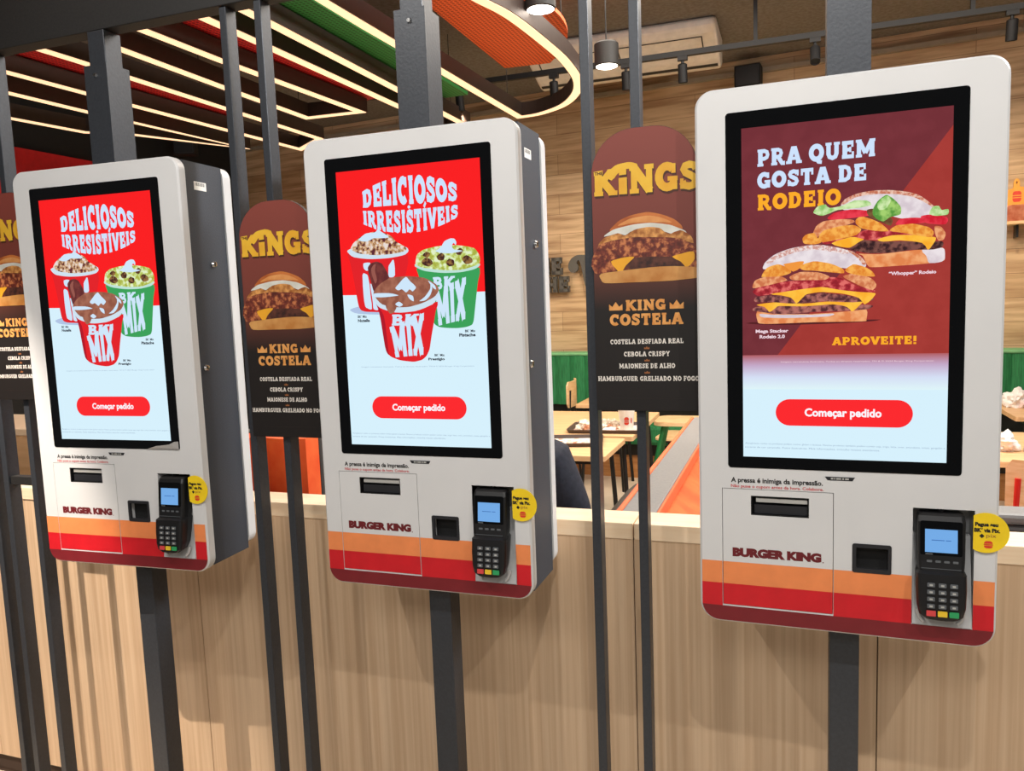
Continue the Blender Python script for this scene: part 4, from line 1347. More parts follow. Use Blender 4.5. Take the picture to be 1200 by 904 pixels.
curve = spline([(-1.07, 3.985), (-0.912, 3.958), (-0.699, 3.802), (-0.540, 3.540), (-0.452, 3.245), (-0.422, 2.90), (-0.425, 2.62), (-0.463, 2.095), (-0.529, 1.800), (-0.64, 1.3), (-0.80, 0.8), (-1.0, 0.3), (-1.16, -0.2)])
LOOPS = [
    ('linear ceiling light with a rounded end, its curve in front of the air conditioner', [(-1.16, -0.2), (-1.13, 1.9), (-1.075, 3.985)] + curve[1:-1]),
    ('linear ceiling light crossing above the middle kiosk\'s post beside the green mesh', [(-1.52, -0.3), (-1.50, 1.7), (-1.515, 4.02), (-1.68, 4.02), (-1.71, 1.9), (-1.76, -0.3)]),
    ('linear ceiling light ending square above and left of the middle kiosk', [(-2.11, -0.3), (-2.06, 2.0), (-1.985, 3.315), (-2.39, 3.29), (-2.385, 2.6), (-2.33, -0.3)]),
    ('linear ceiling light between two red mesh panels above the left kiosk', [(-2.76, -0.3), (-2.70, 1.7), (-2.69, 3.90), (-3.05, 4.17), (-3.15, 2.3), (-3.25, -0.3)]),
    ('farthest linear ceiling light, its slanted end above the left kiosk\'s shoulder', [(-3.62, -0.3), (-3.50, 2.5), (-3.39, 3.93), (-3.765, 3.10), (-3.98, 2.9), (-4.05, 2.35), (-4.10, -0.3)]),
]
ZL = 2.85
for lb, path in LOOPS:
    t = thing('linear_light', lb, 'ceiling light', (path[0][0], path[0][1], ZL), 0, 'linear ceiling lights')
    ox, oy = path[0]
    pp = [(a - ox, b - oy) for a, b in path]
    m = MB()
    strip(m, pp, 0.066, 0.0, 0.090, 'channel_dark', True)
    m.build('channel', t, fix=True)
    m = MB()
    strip(m, pp, 0.054, -0.004, -0.0005, 'led', True)
    m.build('diffuser', t, fix=True)
    for k in (1, 2):
        m = MB()
        m.tube([(pp[k][0], pp[k][1] - 0.25, 0.090), (pp[k][0], pp[k][1] - 0.25, 3.42 - ZL)], 0.0025, 'metal_black', 6)
        m.build('hanger', t)

# perforated mesh panels above the lights
def ceiling_panel(label, pts, z, mat, grp='perforated ceiling panels'):
    m = MB()
    m.slab(pts, 0.0, 0.022, mat)
    t = m.build('mesh_panel', None, loc=(0, 0, z))
    for k, (a, b) in enumerate((pts[0], pts[len(pts) // 2])):
        c = MB()
        cxm = sum(q[0] for q in pts) / len(pts)
        cym = sum(q[1] for q in pts) / len(pts)
        a, b = a + (cxm - a) * 0.2, b + (cym - b) * 0.2
        c.tube([(a, b, 0.022), (a, b, 3.42 - z)], 0.003, 'metal_black', 6)
        c.build('hanger', t)
    return tag(t, label, 'ceiling panel', grp)


oend = spline([(-0.44, 2.40), (-0.41, 2.75), (-0.445, 3.02), (-0.535, 3.26), (-0.70, 3.52)], 4)
ceiling_panel('orange perforated ceiling panel with a rounded corner, behind a pendant lamp', [(-0.95, -0.2), (-0.44, -0.2)] + oend + [(-1.00, 3.49)], 3.05, 'mesh_orange')
ceiling_panel('green perforated ceiling panel left of the middle kiosk\'s post', [(-1.70, -0.2), (-1.32, -0.2), (-1.32, 3.62), (-1.70, 3.62)], 2.95, 'mesh_green')
ceiling_panel('red perforated ceiling panel above the slim posts left of the middle kiosk', [(-2.34, -0.2), (-1.82, -0.2), (-1.80, 3.38), (-2.20, 3.48)], 2.95, 'mesh_red')
ceiling_panel('red perforated ceiling panel behind the left kiosk\'s post', [(-3.46, -0.2), (-2.98, -0.2), (-2.98, 3.35), (-3.40, 3.35)], 2.95, 'mesh_red')

# pendants
for lb, x, y, z in (('round pendant lamp in front of the orange mesh panel', -0.355, 2.20, 2.90),
                    ('round pendant lamp between two slim posts below the air conditioner', -0.270, 3.24, 2.90)):
    t = thing('pendant_lamp', lb, 'pendant lamp', (x, y, z), 0, 'round pendant lamps')
    m = MB()
    m.lathe([(0.066, 0.0), (0.072, 0.004), (0.072, 0.125), (0.060, 0.135), (0.0, 0.137)], 'post_dark', n=32)
    m.build('housing', t, smooth=True)
    m = MB()
    m.lathe([(0.0, -0.012), (0.040, -0.009), (0.064, -0.0005), (0.0, -0.0004)], 'lamp_glow', n=32)
    m.build('lens', t, smooth=True)
    m = MB()
    m.tube([(0, 0, 0.137), (0, 0, 3.42 - z)], 0.004, 'metal_black', 6)
    m.build('cord', t)
    l = bpy.data.lights.new('pendant_light', 'SPOT')
    l.energy = 60
    l.color = WARM
    l.spot_size = radians(120)
    l.spot_blend = 0.8
    l.shadow_soft_size = 0.06
    lo = bpy.data.objects.new('pendant_light', l)
    lo.location = (0, 0, -0.03)
    lo.parent = t
    COL.objects.link(lo)

# lighting track with spots aimed at the plank wall
t = thing('lighting_track', 'long black lighting track hanging below the ceiling along the dining room', 'lighting track', (0.0, 3.86, 3.075))
m = MB()
m.box(-2.6, 2.6, -0.018, 0.018, 0.0, 0.034, 'black_matte')
m.build('rail', t)
for x in (-1.9, 0.55, 1.75):
    m = MB()
    m.box(x - 0.012, x + 0.012, -0.012, 0.012, 0.034, 3.42 - 3.075, 'black_matte')
    m.build('hanger', t)
SPOTS = [(-1.48, 'black track spot seen past the end of the linear light behind the middle kiosk', -1.5),
         (-0.775, 'black track spot inside the curve of the rounded linear light', -1.1),
         (-0.275, 'black track spot tilted beside the pendant lamp between slim posts', -0.6),
         (0.096, 'black track spot hanging straight below the air conditioner\'s right end', 0.3),
         (0.900, 'black track spot beside the burger kiosk\'s post, its lamp glowing', 1.2),
         (1.95, 'black track spot toward the right end of the lighting track', 2.3)]
for x, lb, ax in SPOTS:
    t = thing('track_spot', lb, 'spotlight', (x, 3.86, 3.0749), 0, 'black track spots')
    m = MB()
    m.box(-0.032, 0.032, -0.016, 0.016, -0.026, 0.0, 'black_matte')
    m.tube([(0, 0, -0.026), (0, 0, -0.050)], 0.010, 'black_matte', 8)
    m.build('adapter', t)
    tilt = Matrix.Translation((0, -0.02 if x == 0.9 else 0, -0.105)) @ Matrix.Rotation(radians(-32 if x == 0.9 else 10), 4, 'X')
    m = MB()
    m.lathe([(0.022, 0.058), (0.030, 0.052), (0.030, -0.058), (0.026, -0.060), (0.024, -0.050), (0.0, -0.050)], 'black_matte', n=20)
    h = m.build('head', t, smooth=True)
    h.matrix_local = tilt
    m = MB()
    m.lathe([(0.0, -0.046), (0.0235, -0.046)], 'spot_glow', n=20)
    m.build('lens', h)
    l = bpy.data.lights.new('track_light', 'SPOT')
    l.energy = 55
    l.color = (1.0, 0.80, 0.56)
    l.spot_size = radians(88)
    l.spot_blend = 0.9
    l.shadow_soft_size = 0.03
    lo = bpy.data.objects.new('track_light', l)
    lo.parent = t
    lo.location = (0, 0.02, -0.19)
    lo.rotation_euler = (Vector((ax - x, 1.62, -1.65))).to_track_quat('-Z', 'Y').to_euler()
    COL.objects.link(lo)

# air conditioner under the ceiling
t = thing('air_conditioner', 'long white air conditioner hung under the ceiling by the plank wall', 'air conditioner', (0.28, 4.2, 3.05))
prof = [(0.0, 0.345), (0.0, 0.310), (0.05, 0.272), (0.30, 0.165), (0.40, 0.135), (0.46, 0.135), (0.52, 0.17), (0.54, 0.24), (0.54, 0.369), (0.02, 0.369)]
m = MB()
n = len(prof)
vs = [(x, a, b) for x in (-1.38, 0.0) for a, b in prof]
m.add(vs, [tuple(range(n)), tuple(n + i for i in range(n))] + [(i, (i + 1) % n, n + (i + 1) % n, n + i) for i in range(n)], 'ac_white')
m.build('casing', t, bevel=0.02)
m = MB()
for x0, x1 in ((-1.30, -0.72), (-0.70, -0.10)):
    a, b = Vector((0.07, 0.2634)), Vector((0.24, 0.1907))
    for (p, q) in ((0.0, 0.05), (0.95, 1.0)):
        p0, p1 = a.lerp(b, p), a.lerp(b, q)
        m.add([(x0, p0.x, p0.y - .003), (x1, p0.x, p0.y - .003), (x1, p1.x, p1.y - .003), (x0, p1.x, p1.y - .003)], [(0, 1, 2, 3)], 'vent_dark')
    for xa in (x0, x1 - 0.008):
        m.add([(xa, a.x, a.y - .003), (xa + .008, a.x, a.y - .003), (xa + .008, b.x, b.y - .003), (xa, b.x, b.y - .003)], [(0, 1, 2, 3)], 'vent_dark')
m.build('intake_frame', t, fix=False)
m = MB()
a, b = Vector((0.36, 0.146)), Vector((0.395, 0.1355))
m.add([(-1.36, a.x, a.y), (-0.02, a.x, a.y), (-0.02, b.x, b.y), (-1.36, b.x, b.y)], [(0, 1, 2, 3)], 'vent_dark')
m.build('outlet_slot', t, fix=False)

# speakers at the top of the wall
for lb, x, z in (('small black speaker on the plank wall beside the burger kiosk\'s top edge', 0.44, 3.16),
                 ('small black speaker high on the wall above the left kiosk\'s right shoulder', -5.75, 3.17)):
    wy = 5.42 - 0.10 * x - 0.14 if x > 0 else 5.30
    t = thing('wall_speaker', lb, 'speaker', (x, wy, z), WALLROT if x > 0 else 0, 'black wall speakers')
    if x < -1:
        t.location = (-4.82, 4.86, 3.08)
    m = MB()
    m.box(-0.10, 0.10, -0.07, 0.07, 0.0, 0.165, 'black_matte')
    m.build('cabinet', t, bevel=0.008)
    m = MB()
    m.prism(rrect(-0.088, 0.088, 0.012, 0.153, 0.008, 3), -0.078, -0.070, 'plastic_dark')
    m.build('grille', t)
    m = MB()
    m.box(-0.02, 0.02, 0.06, 0.135, 0.05, 0.11, 'black_matte')
    m.build('bracket', t)
    if x < -1:
        t.rotation_euler = (0, 0, radians(25))

# lettering standing off the plank wall
t = thing('wall_sign', 'dark grey wall lettering above the green banquette right of the middle kiosk', 'wall sign', (WALLP[0], WALLP[1], 1.60), WALLROT)
def sign_letter(ch, u0, u1, v0, v1):
    q, W = slab_quads(ch)
    m = MB()
    for poly in q:
        m.prism([(u0 + a / W * (u1 - u0), v0 + b / 100 * (v1 - v0)) for a, b in poly], -0.075, -0.045, 'sign_grey')
    m.box((u0 + u1) / 2 - 0.006, (u0 + u1) / 2 + 0.006, -0.046, 0.0, v0 + 0.04, v0 + 0.052, 'metal_black')
    m.build('letter', t)
for k, ch in enumerate('HOME'):
    sign_letter(ch, -1.325 - 0.128 * (3 - k), -1.205 - 0.128 * (3 - k), 0.165, 0.322)
for k, ch in enumerate('THE'):
    sign_letter(ch, -1.255 - 0.121 * (2 - k), -1.140 - 0.121 * (2 - k), 0.004, 0.148)
m = MB()
SW = [(-1.011, 0.331), (-1.065, 0.331), (-1.114, 0.308), (-1.147, 0.262), (-1.151, 0.220), (-1.131, 0.184), (-1.096, 0.174), (-1.063, 0.196), (-1.055, 0.235), (-1.070, 0.258), (-1.054, 0.287), (-1.033, 0.257), (-1.018, 0.184), (-1.009, 0.135), (-0.975, 0.010), (-0.900, 0.000), (-0.930, 0.200), (-0.965, 0.318)]
m.prism(blob(SW, 3), -0.075, -0.045, 'sign_grey')
m.box(-1.0, -0.985, -0.046, 0.0, 0.2, 0.215, 'metal_black')
m.build('swash', t)

# ------------------------------------------------------------------ dining furniture
def frame_xform(x, y):
    """from the wall's own frame to the room"""
    return (WALLP[0] + x * cos(WALLROT) - y * sin(WALLROT), WALLP[1] + x * sin(WALLROT) + y * cos(WALLROT))


t = thing('banquette', 'long green velvet banquette along the plank wall', 'banquette', (WALLP[0], WALLP[1], 0), WALLROT)
m = MB()
x = -3.6
while x < 3.39:
    n = 6
    pr_ = [(x + 0.14 * i / n, -0.30 - 0.022 * sin(pi * i / n)) for i in range(n + 1)] + [(x + 0.14, -0.10), (x, -0.10)]
    m.slab(pr_, 0.60, 1.035, 'velvet_green')
    x += 0.14
m.build('backrest', t)
m = MB()
m.box(-3.6, 3.4, -0.315, -0.09, 1.035, 1.062, 'velvet_green_light')
m.build('top_rail', t, bevel=0.012)
m = MB()
m.box(-3.6, 3.4, -0.54, -0.11, 0.30, 0.465, 'velvet_green')
m.build('seat', t, bevel=0.03)
m = MB()
m.box(-3.6, 3.4, -0.28, -0.012, 0.47, 0.60, 'metal_black')
m.build('back_frame', t)
m = MB()
m.box(-3.58, 3.38, -0.47, -0.012, 0.20, 0.30, 'metal_black')
m.build('seat_frame', t)
m = MB()
m.box(-3.58, 3.38, -0.45, -0.012, 0.0, 0.20, 'wood_base')
m.build('plinth', t)


def table(label, cx, cy, w, d, z=0.75, rz=0.0, splay=0.04, legs=True, grp='dining tables'):
    t = thing('dining_table', label, 'table', (cx, cy, 0), rz, grp)
    m = MB()
    m.slab(rrect(-w / 2, w / 2, -d / 2, d / 2, 0.015, 3), z - 0.028, z, 'wood_table')
    m.build('tabletop', t, bevel=0.003)
    m = MB()
    m.box(-w / 2 + 0.06, w / 2 - 0.06, -d / 2 + 0.06, d / 2 - 0.06, z - 0.055, z - 0.0285, 'metal_black')
    m.build('apron', t)
    for sx in (-1, 1):
        for sy in (-1, 1):
            m = MB()
            m.tube([(sx * (w / 2 - 0.07), sy * (d / 2 - 0.07), z - 0.055), (sx * (w / 2 - 0.07 + splay), sy * (d / 2 - 0.07 + splay), 0.0)], 0.013, 'metal_black', 8)
            m.build('leg', t)
    return t


def chair(label, x, y, rz, fm='metal_black', grp='plywood chairs', seat_z=0.45):
    t = thing('plywood_chair', label, 'chair', (x, y, 0), rz, grp)
    m = MB()
    m.slab(rrect(-0.20, 0.20, -0.20, 0.20, 0.07, 6), seat_z - 0.018, seat_z, 'plywood')
    m.build('seat', t, bevel=0.005)
    m = MB()     # curved backrest at the rear (+y)
    n = 10
    vs, fs = [], []
    for j, zz in enumerate((0.66, 0.69, 0.84, 0.87)):
        k = 0.17 if j in (0, 3) else 0.19
        for i in range(n + 1):
            u = -k + 2 * k * i / n
            vs.append((u, 0.215 - 0.035 * (u / 0.19) ** 2, zz))
    for j in range(3):
        for i in range(n):
            a = j * (n + 1) + i
            fs.append((a, a + 1, a + n + 2, a + n + 1))
    m.add(vs, fs, 'plywood')
    b = m.build('backrest', t, fix=False)
    so = b.modifiers.new('thickness', 'SOLIDIFY')
    so.thickness = 0.014
    for sx in (-1, 1):
        m = MB()
        m.tube([(sx * 0.165, -0.16, seat_z - 0.018), (sx * 0.19, -0.20, 0.0)], 0.011, fm, 8)
        m.build('leg', t)
        m = MB()
        m.tube([(sx * 0.155, 0.205, 0.80), (sx * 0.165, 0.19, seat_z), (sx * 0.185, 0.225, 0.0)], 0.011, fm, 8)
        m.build('leg', t)
    m = MB()
    m.tube([(-0.165, -0.16, seat_z - 0.029), (0.165, -0.16, seat_z - 0.029), (0.165, 0.19, seat_z - 0.029), (-0.165, 0.19, seat_z - 0.029)], 0.011, fm, 8, closed=True)
    m.build('seat_frame', t)
    return t


table('dining table with a red-lined tray, past the person in navy', -0.58, 2.50, 0.94, 0.52, legs=True)
table('dining table holding a paper cup and a tray of wrappers', -0.56, 3.30, 0.96, 0.96)
table('dining table with dark slanted legs, past the tray table, before the banquette', -0.66, 4.70, 0.40, 0.44, 0.70)
table('small dining table at the banquette beside a plywood chair, far behind', -1.68, 4.62, 0.56, 0.60)
table('dining table at the right edge heaped with crumpled napkins before the banquette', 2.35, 4.15, 0.70, 0.80)
table('dining table at the right edge, beyond the chair with a red frame', 1.98, 2.80, 0.90, 0.80)
chair('plywood chair seen from the side in front of the far green banquette', -1.15, 4.72, radians(-84))
chair('plywood chair with a black frame between the two tables at the right edge', 2.46, 3.52, radians(180))
chair('plywood chair at the right edge with a bright red frame', 1.72, 2.04, radians(180), 'metal_red')
chair('plywood chair behind the grey topped booth, next to the green stool', -0.02, 4.62, radians(-95))
chair('plywood chair the person in navy sits on, behind the low wall', -0.155, 0.86, radians(180))

# green stool
t = thing('green_stool', 'tall stool with a plywood seat and green splayed legs behind the booth', 'stool', (0.05, 3.98, 0))
m = MB()
m.slab(rrect(-0.19, 0.19, -0.16, 0.16, 0.08, 6), 0.645, 0.675, 'plywood')
m.build('seat', t, bevel=0.006)
for sx in (-1, 1):
    for sy in (-1, 1):
        m = MB()
        m.tube([(sx * 0.12, sy * 0.10, 0.645), (sx * 0.26, sy * 0.17, 0.0)], 0.014, 'metal_green', 8)
        m.build('leg', t)
m = MB()
m.tube([(-0.20, -0.14, 0.26), (0.20, -0.14, 0.26), (0.20, 0.14, 0.26), (-0.20, 0.14, 0.26)], 0.010, 'metal_green', 8, closed=True)
m.build('foot_ring', t)

# booth divider running away from the counter
t = thing('booth', 'orange booth with a grey padded top rail running away from the low wall', 'booth', (0.395, 0.42, 0))
m = MB()
m.box(-0.045, 0.045, 0.0, 1.62, 0.955, 0.985, 'leather_grey')
m.build('top_rail', t, bevel=0.006)
for a, b in ((-0.060, -0.045), (0.045, 0.053)):
    m = MB()
    m.box(a, b, 0.0, 1.62, 0.950, 0.986, 'trim_orange')
    m.build('piping', t, bevel=0.005)
m = MB()
pf = [(0.045, 0.949), (0.085, 0.92), (0.19, 0.86), (0.26, 0.74), (0.29, 0.60), (0.29, 0.50), (0.045, 0.50)]
n = len(pf)
m.add([(a, y, b) for y in (0.0, 1.62) for a, b in pf], [tuple(range(n)), tuple(n + i for i in range(n))] + [(i, (i + 1) % n, n + (i + 1) % n, n + i) for i in range(n)], 'velvet_orange')
m.build('backrest', t, bevel=0.012)
m = MB()
pf = [(-0.045, 0.953), (-0.062, 0.94), (-0.075, 0.90), (-0.080, 0.85), (-0.080, 0.05), (-0.045, 0.05)]
n = len(pf)
m.add([(a, y, b) for y in (0.02, 1.62) for a, b in pf], [tuple(range(n)), tuple(n + i for i in range(n))] + [(i, (i + 1) % n, n + (i + 1) % n, n + i) for i in range(n)], 'leather_dark')
m.build('back_panel', t, bevel=0.012)
m = MB()
pf = [(-0.081, 0.925), (-0.115, 0.92), (-0.145, 0.895), (-0.160, 0.85), (-0.165, 0.70), (-0.165, 0.46), (-0.081, 0.46)]
n = len(pf)
m.add([(a, y, b) for y in (0.02, 0.60) for a, b in pf], [tuple(range(n)), tuple(n + i for i in range(n))] + [(i, (i + 1) % n, n + (i + 1) % n, n + i) for i in range(n)], 'leather_dark')
m.build('back_cushion', t, bevel=0.03)
m = MB()
m.box(-0.044, 0.044, 0.0, 1.62, 0.0, 0.954, 'wood_base')
m.build('core', t)
m = MB()
m.box(0.045, 0.56, 0.0, 1.62, 0.36, 0.499, 'velvet_orange')
m.build('seat', t, bevel=0.03)
m = MB()
m.box(0.046, 0.52, 0.02, 1.60, 0.0, 0.355, 'wood_base')
m.build('plinth', t)

# second orange booth behind the left and middle kiosks
t = thing('booth', 'orange booth back with stitched seams between the left and middle kiosks', 'booth', (-0.975, 0.52, 0))
for k in range(6):
    m = MB()
    x0 = -0.62 + k * 0.155
    n = 6
    m.slab([(x0 + 0.153 * i / n, 0.02 - 0.016 * sin(pi * i / n)) for i in range(n + 1)] + [(x0 + 0.153, 0.09), (x0, 0.09)], 0.46, 1.13, 'velvet_orange')
    m.build('back_pad', t)
m = MB()
m.box(-0.62, 0.31, 0.091, 0.15, 0.0, 1.135, 'leather_dark')
m.build('back_panel', t, bevel=0.006)
m = MB()
m.box(-0.62, 0.31, -0.155, 0.02, 0.30, 0.455, 'velvet_orange')
m.build('seat', t, bevel=0.02)
m = MB()
m.box(-0.60, 0.29, -0.145, 0.089, 0.0, 0.299, 'wood_base')
m.build('plinth', t)

# pale wooden divider at the far left
t = thing('wood_divider', 'pale wooden divider box seen between slim posts left of the left kiosk', 'divider', (-2.20, 0.72, 0))
m = MB()
m.box(-0.60, 0.42, -0.16, 0.16, 0.0, 1.11, 'wood_table')
m.build('box', t, bevel=0.003)
m = MB()
m.box(-0.61, 0.43, -0.17, 0.17, 1.1105, 1.135, 'laminate_pale')
m.build('cap', t, bevel=0.003)

# low padded bench back at the right edge
t = thing('bench', 'low grey padded bench back at the right edge, just behind the low wall', 'bench', (1.95, 0.86, 0))
m = MB()
m.box(-0.70, 0.70, -0.05, 0.05, 0.895, 0.925, 'leather_grey')
m.build('top_rail', t, bevel=0.010)
m = MB()
m.box(-0.70, 0.70, -0.055, 0.055, 0.46, 0.894, 'leather_dark')
m.build('backrest', t, bevel=0.010)
m = MB()
m.box(-0.70, 0.70, 0.056, 0.46, 0.34, 0.455, 'leather_dark')
m.build('seat', t, bevel=0.02)
m = MB()
m.box(-0.68, 0.68, -0.04, 0.42, 0.0, 0.339, 'wood_base')
m.build('plinth', t)

# ------------------------------------------------------------------ food left on the tables
def tray(label, x, y, z, w, d, rz):
    t = thing('serving_tray', label, 'tray', (x, y, z), rz, 'brown serving trays')
    m = MB()
    o0 = rrect(-w / 2 + .012, w / 2 - .012, -d / 2 + .012, d / 2 - .012, 0.03, 5)
    o1 = rrect(-w / 2, w / 2, -d / 2, d / 2, 0.035, 5)
    o2 = rrect(-w / 2 + .008, w / 2 - .008, -d / 2 + .008, d / 2 - .008, 0.03, 5)
    o3 = rrect(-w / 2 + .018, w / 2 - .018, -d / 2 + .018, d / 2 - .018, 0.025, 5)
    n = len(o0)
    vs = [(a, b, 0.0) for a, b in o0] + [(a, b, 0.022) for a, b in o1] + [(a, b, 0.022) for a, b in o2] + [(a, b, 0.004) for a, b in o3]
    fs = [tuple(range(n))[::-1], tuple(3 * n + i for i in range(n))]
    for r_ in range(3):
        fs += [(r_ * n + i, r_ * n + (i + 1) % n, (r_ + 1) * n + (i + 1) % n, (r_ + 1) * n + i) for i in range(n)]
    m.add(vs, fs, 'tray_brown')
    m.build('dish', t)
    m = MB()
    m.slab(rect(-w / 2 + .03, w / 2 - .03, -d / 2 + .03, d / 2 - .03), 0.0042, 0.0050, 'tray_liner')
    m.build('paper_liner', t)
    return t


def crumple(name, label, cat, loc, size, mat, seed, sq=0.7, grp=None):
    bm = bmesh.new()
    bmesh.ops.create_icosphere(bm, subdivisions=4, radius=1.0)
    rnd = Vector((seed * 3.1, seed * 1.7, seed * 0.9))
    zmin = 9
    for v in bm.verts:
        k = noise.noise(v.co * 1.6 + rnd) * 0.45 + abs(noise.noise(v.co * 2.8 + rnd)) * 0.34 + noise.noise(v.co * 8 + rnd) * 0.10
        v.co *= 0.75 + k
        v.co.z *= sq
    zs = min(v.co.z for v in bm.verts)
    for v in bm.verts:
        v.co.z = max(v.co.z, zs * 0.55)
    zs *= 0.55
    for v in bm.verts:
        v.co = Vector((v.co.x * size, v.co.y * size, (v.co.z - zs) * size))
    me = bpy.data.meshes.new(name)
    bm.to_mesh(me)
    bm.free()
    me.materials.append(MATS[mat])
    o = bpy.data.objects.new(name, me)
    o.location = loc
    COL.objects.link(o)
    return tag(o, label, cat, grp)


ZT = 0.7501
tray('brown tray with a red and white liner, nearest the person in navy', -0.40, 2.58, ZT, 0.40, 0.28, radians(12))
tray('brown tray under the paper cup and wrappers', -0.27, 3.04, ZT, 0.46, 0.32, radians(4))
ZR = ZT + 0.0052
crumple('crumpled_wrapper', 'crumpled pale burger wrapper on the tray, left of the slim post', 'wrapper', (-0.405, 3.00, ZR), 0.050, 'wrapper', 1.0, 0.8)
crumple('crumpled_wrapper', 'crumpled burger wrapper touching the paper cup on the tray', 'wrapper', (-0.27, 3.05, ZR), 0.052, 'wrapper', 2.3, 0.8)
crumple('crumpled_wrapper', 'open white wrapper lying on the tray in front of the paper cup', 'wrapper', (-0.245, 2.95, ZR), 0.040, 'napkin', 4.1, 0.4)
t = thing('paper_cup', 'white paper drink cup with a red burger emblem on a tray', 'cup', (-0.150, 3.00, ZR), radians(0))
m = MB()
m.lathe([(0.0, 0.0), (0.036, 0.0), (0.037, 0.004), (0.050, 0.135), (0.053, 0.137), (0.053, 0.143), (0.049, 0.143), (0.047, 0.125), (0.0, 0.125)], 'cup_paper', n=32)
m.build('cup_body', t, smooth=True)
m = MB()
def on_cup(a, z):
    r = 0.037 + (z - 0.004) * 0.0992 + 0.0006
    q = radians(-72) + a / r
    return (r * cos(q), r * sin(q), z)
def cup_patch(a0, a1, z0, z1, mat, rnd_top=0.0, rnd_bot=0.0):
    n = 8
    lo = [on_cup(a0 + (a1 - a0) * i / n, z0 + rnd_bot * (abs(2 * i / n - 1) ** 3)) for i in range(n + 1)]
    hi = [on_cup(a0 + (a1 - a0) * i / n, z1 - rnd_top * (abs(2 * i / n - 1) ** 3)) for i in range(n + 1)]
    m.add(lo + hi, [(i, i + 1, n + 2 + i, n + 1 + i) for i in range(n)], mat)
cup_patch(-0.020, 0.008, 0.066, 0.084, 'emblem_red', 0.010)
cup_patch(-0.019, 0.007, 0.060, 0.064, 'emblem_red')
cup_patch(-0.019, 0.007, 0.054, 0.058, 'emblem_red')
cup_patch(-0.020, 0.008, 0.036, 0.052, 'emblem_red', 0, 0.010)
cup_patch(0.020, 0.028, 0.045, 0.080, 'emblem_red', 0.010, 0.010)
m.build('emblem', t, fix=False)
# the right edge
crumple('crumpled_napkin', 'white crumpled napkin ball on the far table at the right edge', 'napkin', (2.10, 4.18, ZT), 0.085, 'napkin', 3.3, 0.95)
crumple('crumpled_napkin', 'flat white napkin beside the napkin ball at the right edge', 'napkin', (2.25, 4.05, ZT), 0.055, 'napkin', 6.3, 0.35)
crumple('crumpled_napkin', 'pale crumpled napkin on the nearer right table, left of a grey wrapper', 'napkin', (1.705, 2.66, ZT), 0.060, 'napkin', 5.2, 1.0)
crumple('crumpled_wrapper', 'silvery grey crumpled wrapper on the nearer right table', 'wrapper', (1.83, 2.62, ZT), 0.062, 'wrapper_grey', 7.7, 0.9)

# shelf with a crown shaped board on the plank wall, far right
wx, wy = frame_xform(2.42, -0.11)
t = thing('wall_shelf', 'thin wooden wall shelf high at the right edge of the plank wall', 'shelf', (wx, wy, 1.945), WALLROT)
m = MB()
m.box(-0.22, 0.5, -0.10, 0.105, 0.0, 0.022, 'plywood')
m.build('board', t, bevel=0.002)
for x in (-0.12, 0.40):
    m = MB()
    m.box(x, x + 0.016, -0.02, 0.105, -0.09, -0.0005, 'metal_black')
    m.build('bracket', t)
m = MB()
m.prism(rrect(-0.19, 0.05, 0.0, 0.115, 0.03, 5), -0.06, 0.05, 'copper_box')
o = m.build('copper_box', None, bevel=0.004)
o.location, o.rotation_euler = (wx, wy, 1.9675), (0, 0, WALLROT)
tag(o, 'shiny copper box on the wall shelf at the right edge', 'box')
t = thing('wooden_board', 'golden board with a hanging hole and red burger emblem on the wall shelf', 'board', (wx, wy, 1.9675), WALLROT)
m = MB()
bl = [(-0.15, 0.0), (0.16, 0.0), (0.16, 0.215)] + _arc(0.11, 0.215, 0.05, 0.05, 0, 80, 5) + [(0.03, 0.275)] + _arc(-0.005, 0.305, 0.035, 0.033, 0, 180, 10) + [(-0.045, 0.265)] + _arc(-0.10, 0.205, 0.05, 0.05, 95, 180, 5)
BQ = lambda l: [(-0.112 + (a + 0.005) * 0.55, b * 0.92) for a, b in l]
m.prism(BQ(bl), 0.065, 0.082, 'board_gold', [BQ(circle(-0.005, 0.307, 0.010, 12)[::-1])])
m.build('plate', t)
m = MB()
m.flat(BQ(rrect(-0.05, 0.05, 0.210, 0.240, 0.025, 5, (0.004, 0.004, 0.025, 0.025))), 0.0645, 'emblem_red')
m.flat(BQ(rect(-0.05, 0.05, 0.193, 0.203)), 0.0645, 'emblem_red')
m.flat(BQ(rrect(-0.05, 0.05, 0.157, 0.187, 0.025, 5, (0.025, 0.025, 0.004, 0.004))), 0.0645, 'emblem_red')
m.build('emblem', t, fix=False)

# ------------------------------------------------------------------ person eating behind the counter, seen from behind
def skin(name, verts, edges, mat, parent=None, sub=2, root=0):
    me = bpy.data.meshes.new(name)
    me.from_pydata([v[0] for v in verts], edges, [])
    o = bpy.data.objects.new(name, me)
    COL.objects.link(o)
    md = o.modifiers.new('skin', 'SKIN')
    md.use_smooth_shade = True
    for i, v in enumerate(verts):
        r = v[1]
        me.skin_vertices[0].data[i].radius = r if isinstance(r, tuple) else (r, r)
        me.skin_vertices[0].data[i].use_root = (i == root)
    if sub:
        s = o.modifiers.new('smooth', 'SUBSURF')
        s.levels = s.render_levels = sub
    me.materials.append(MATS[mat])
    if parent is not None:
        o.parent = parent
    return o


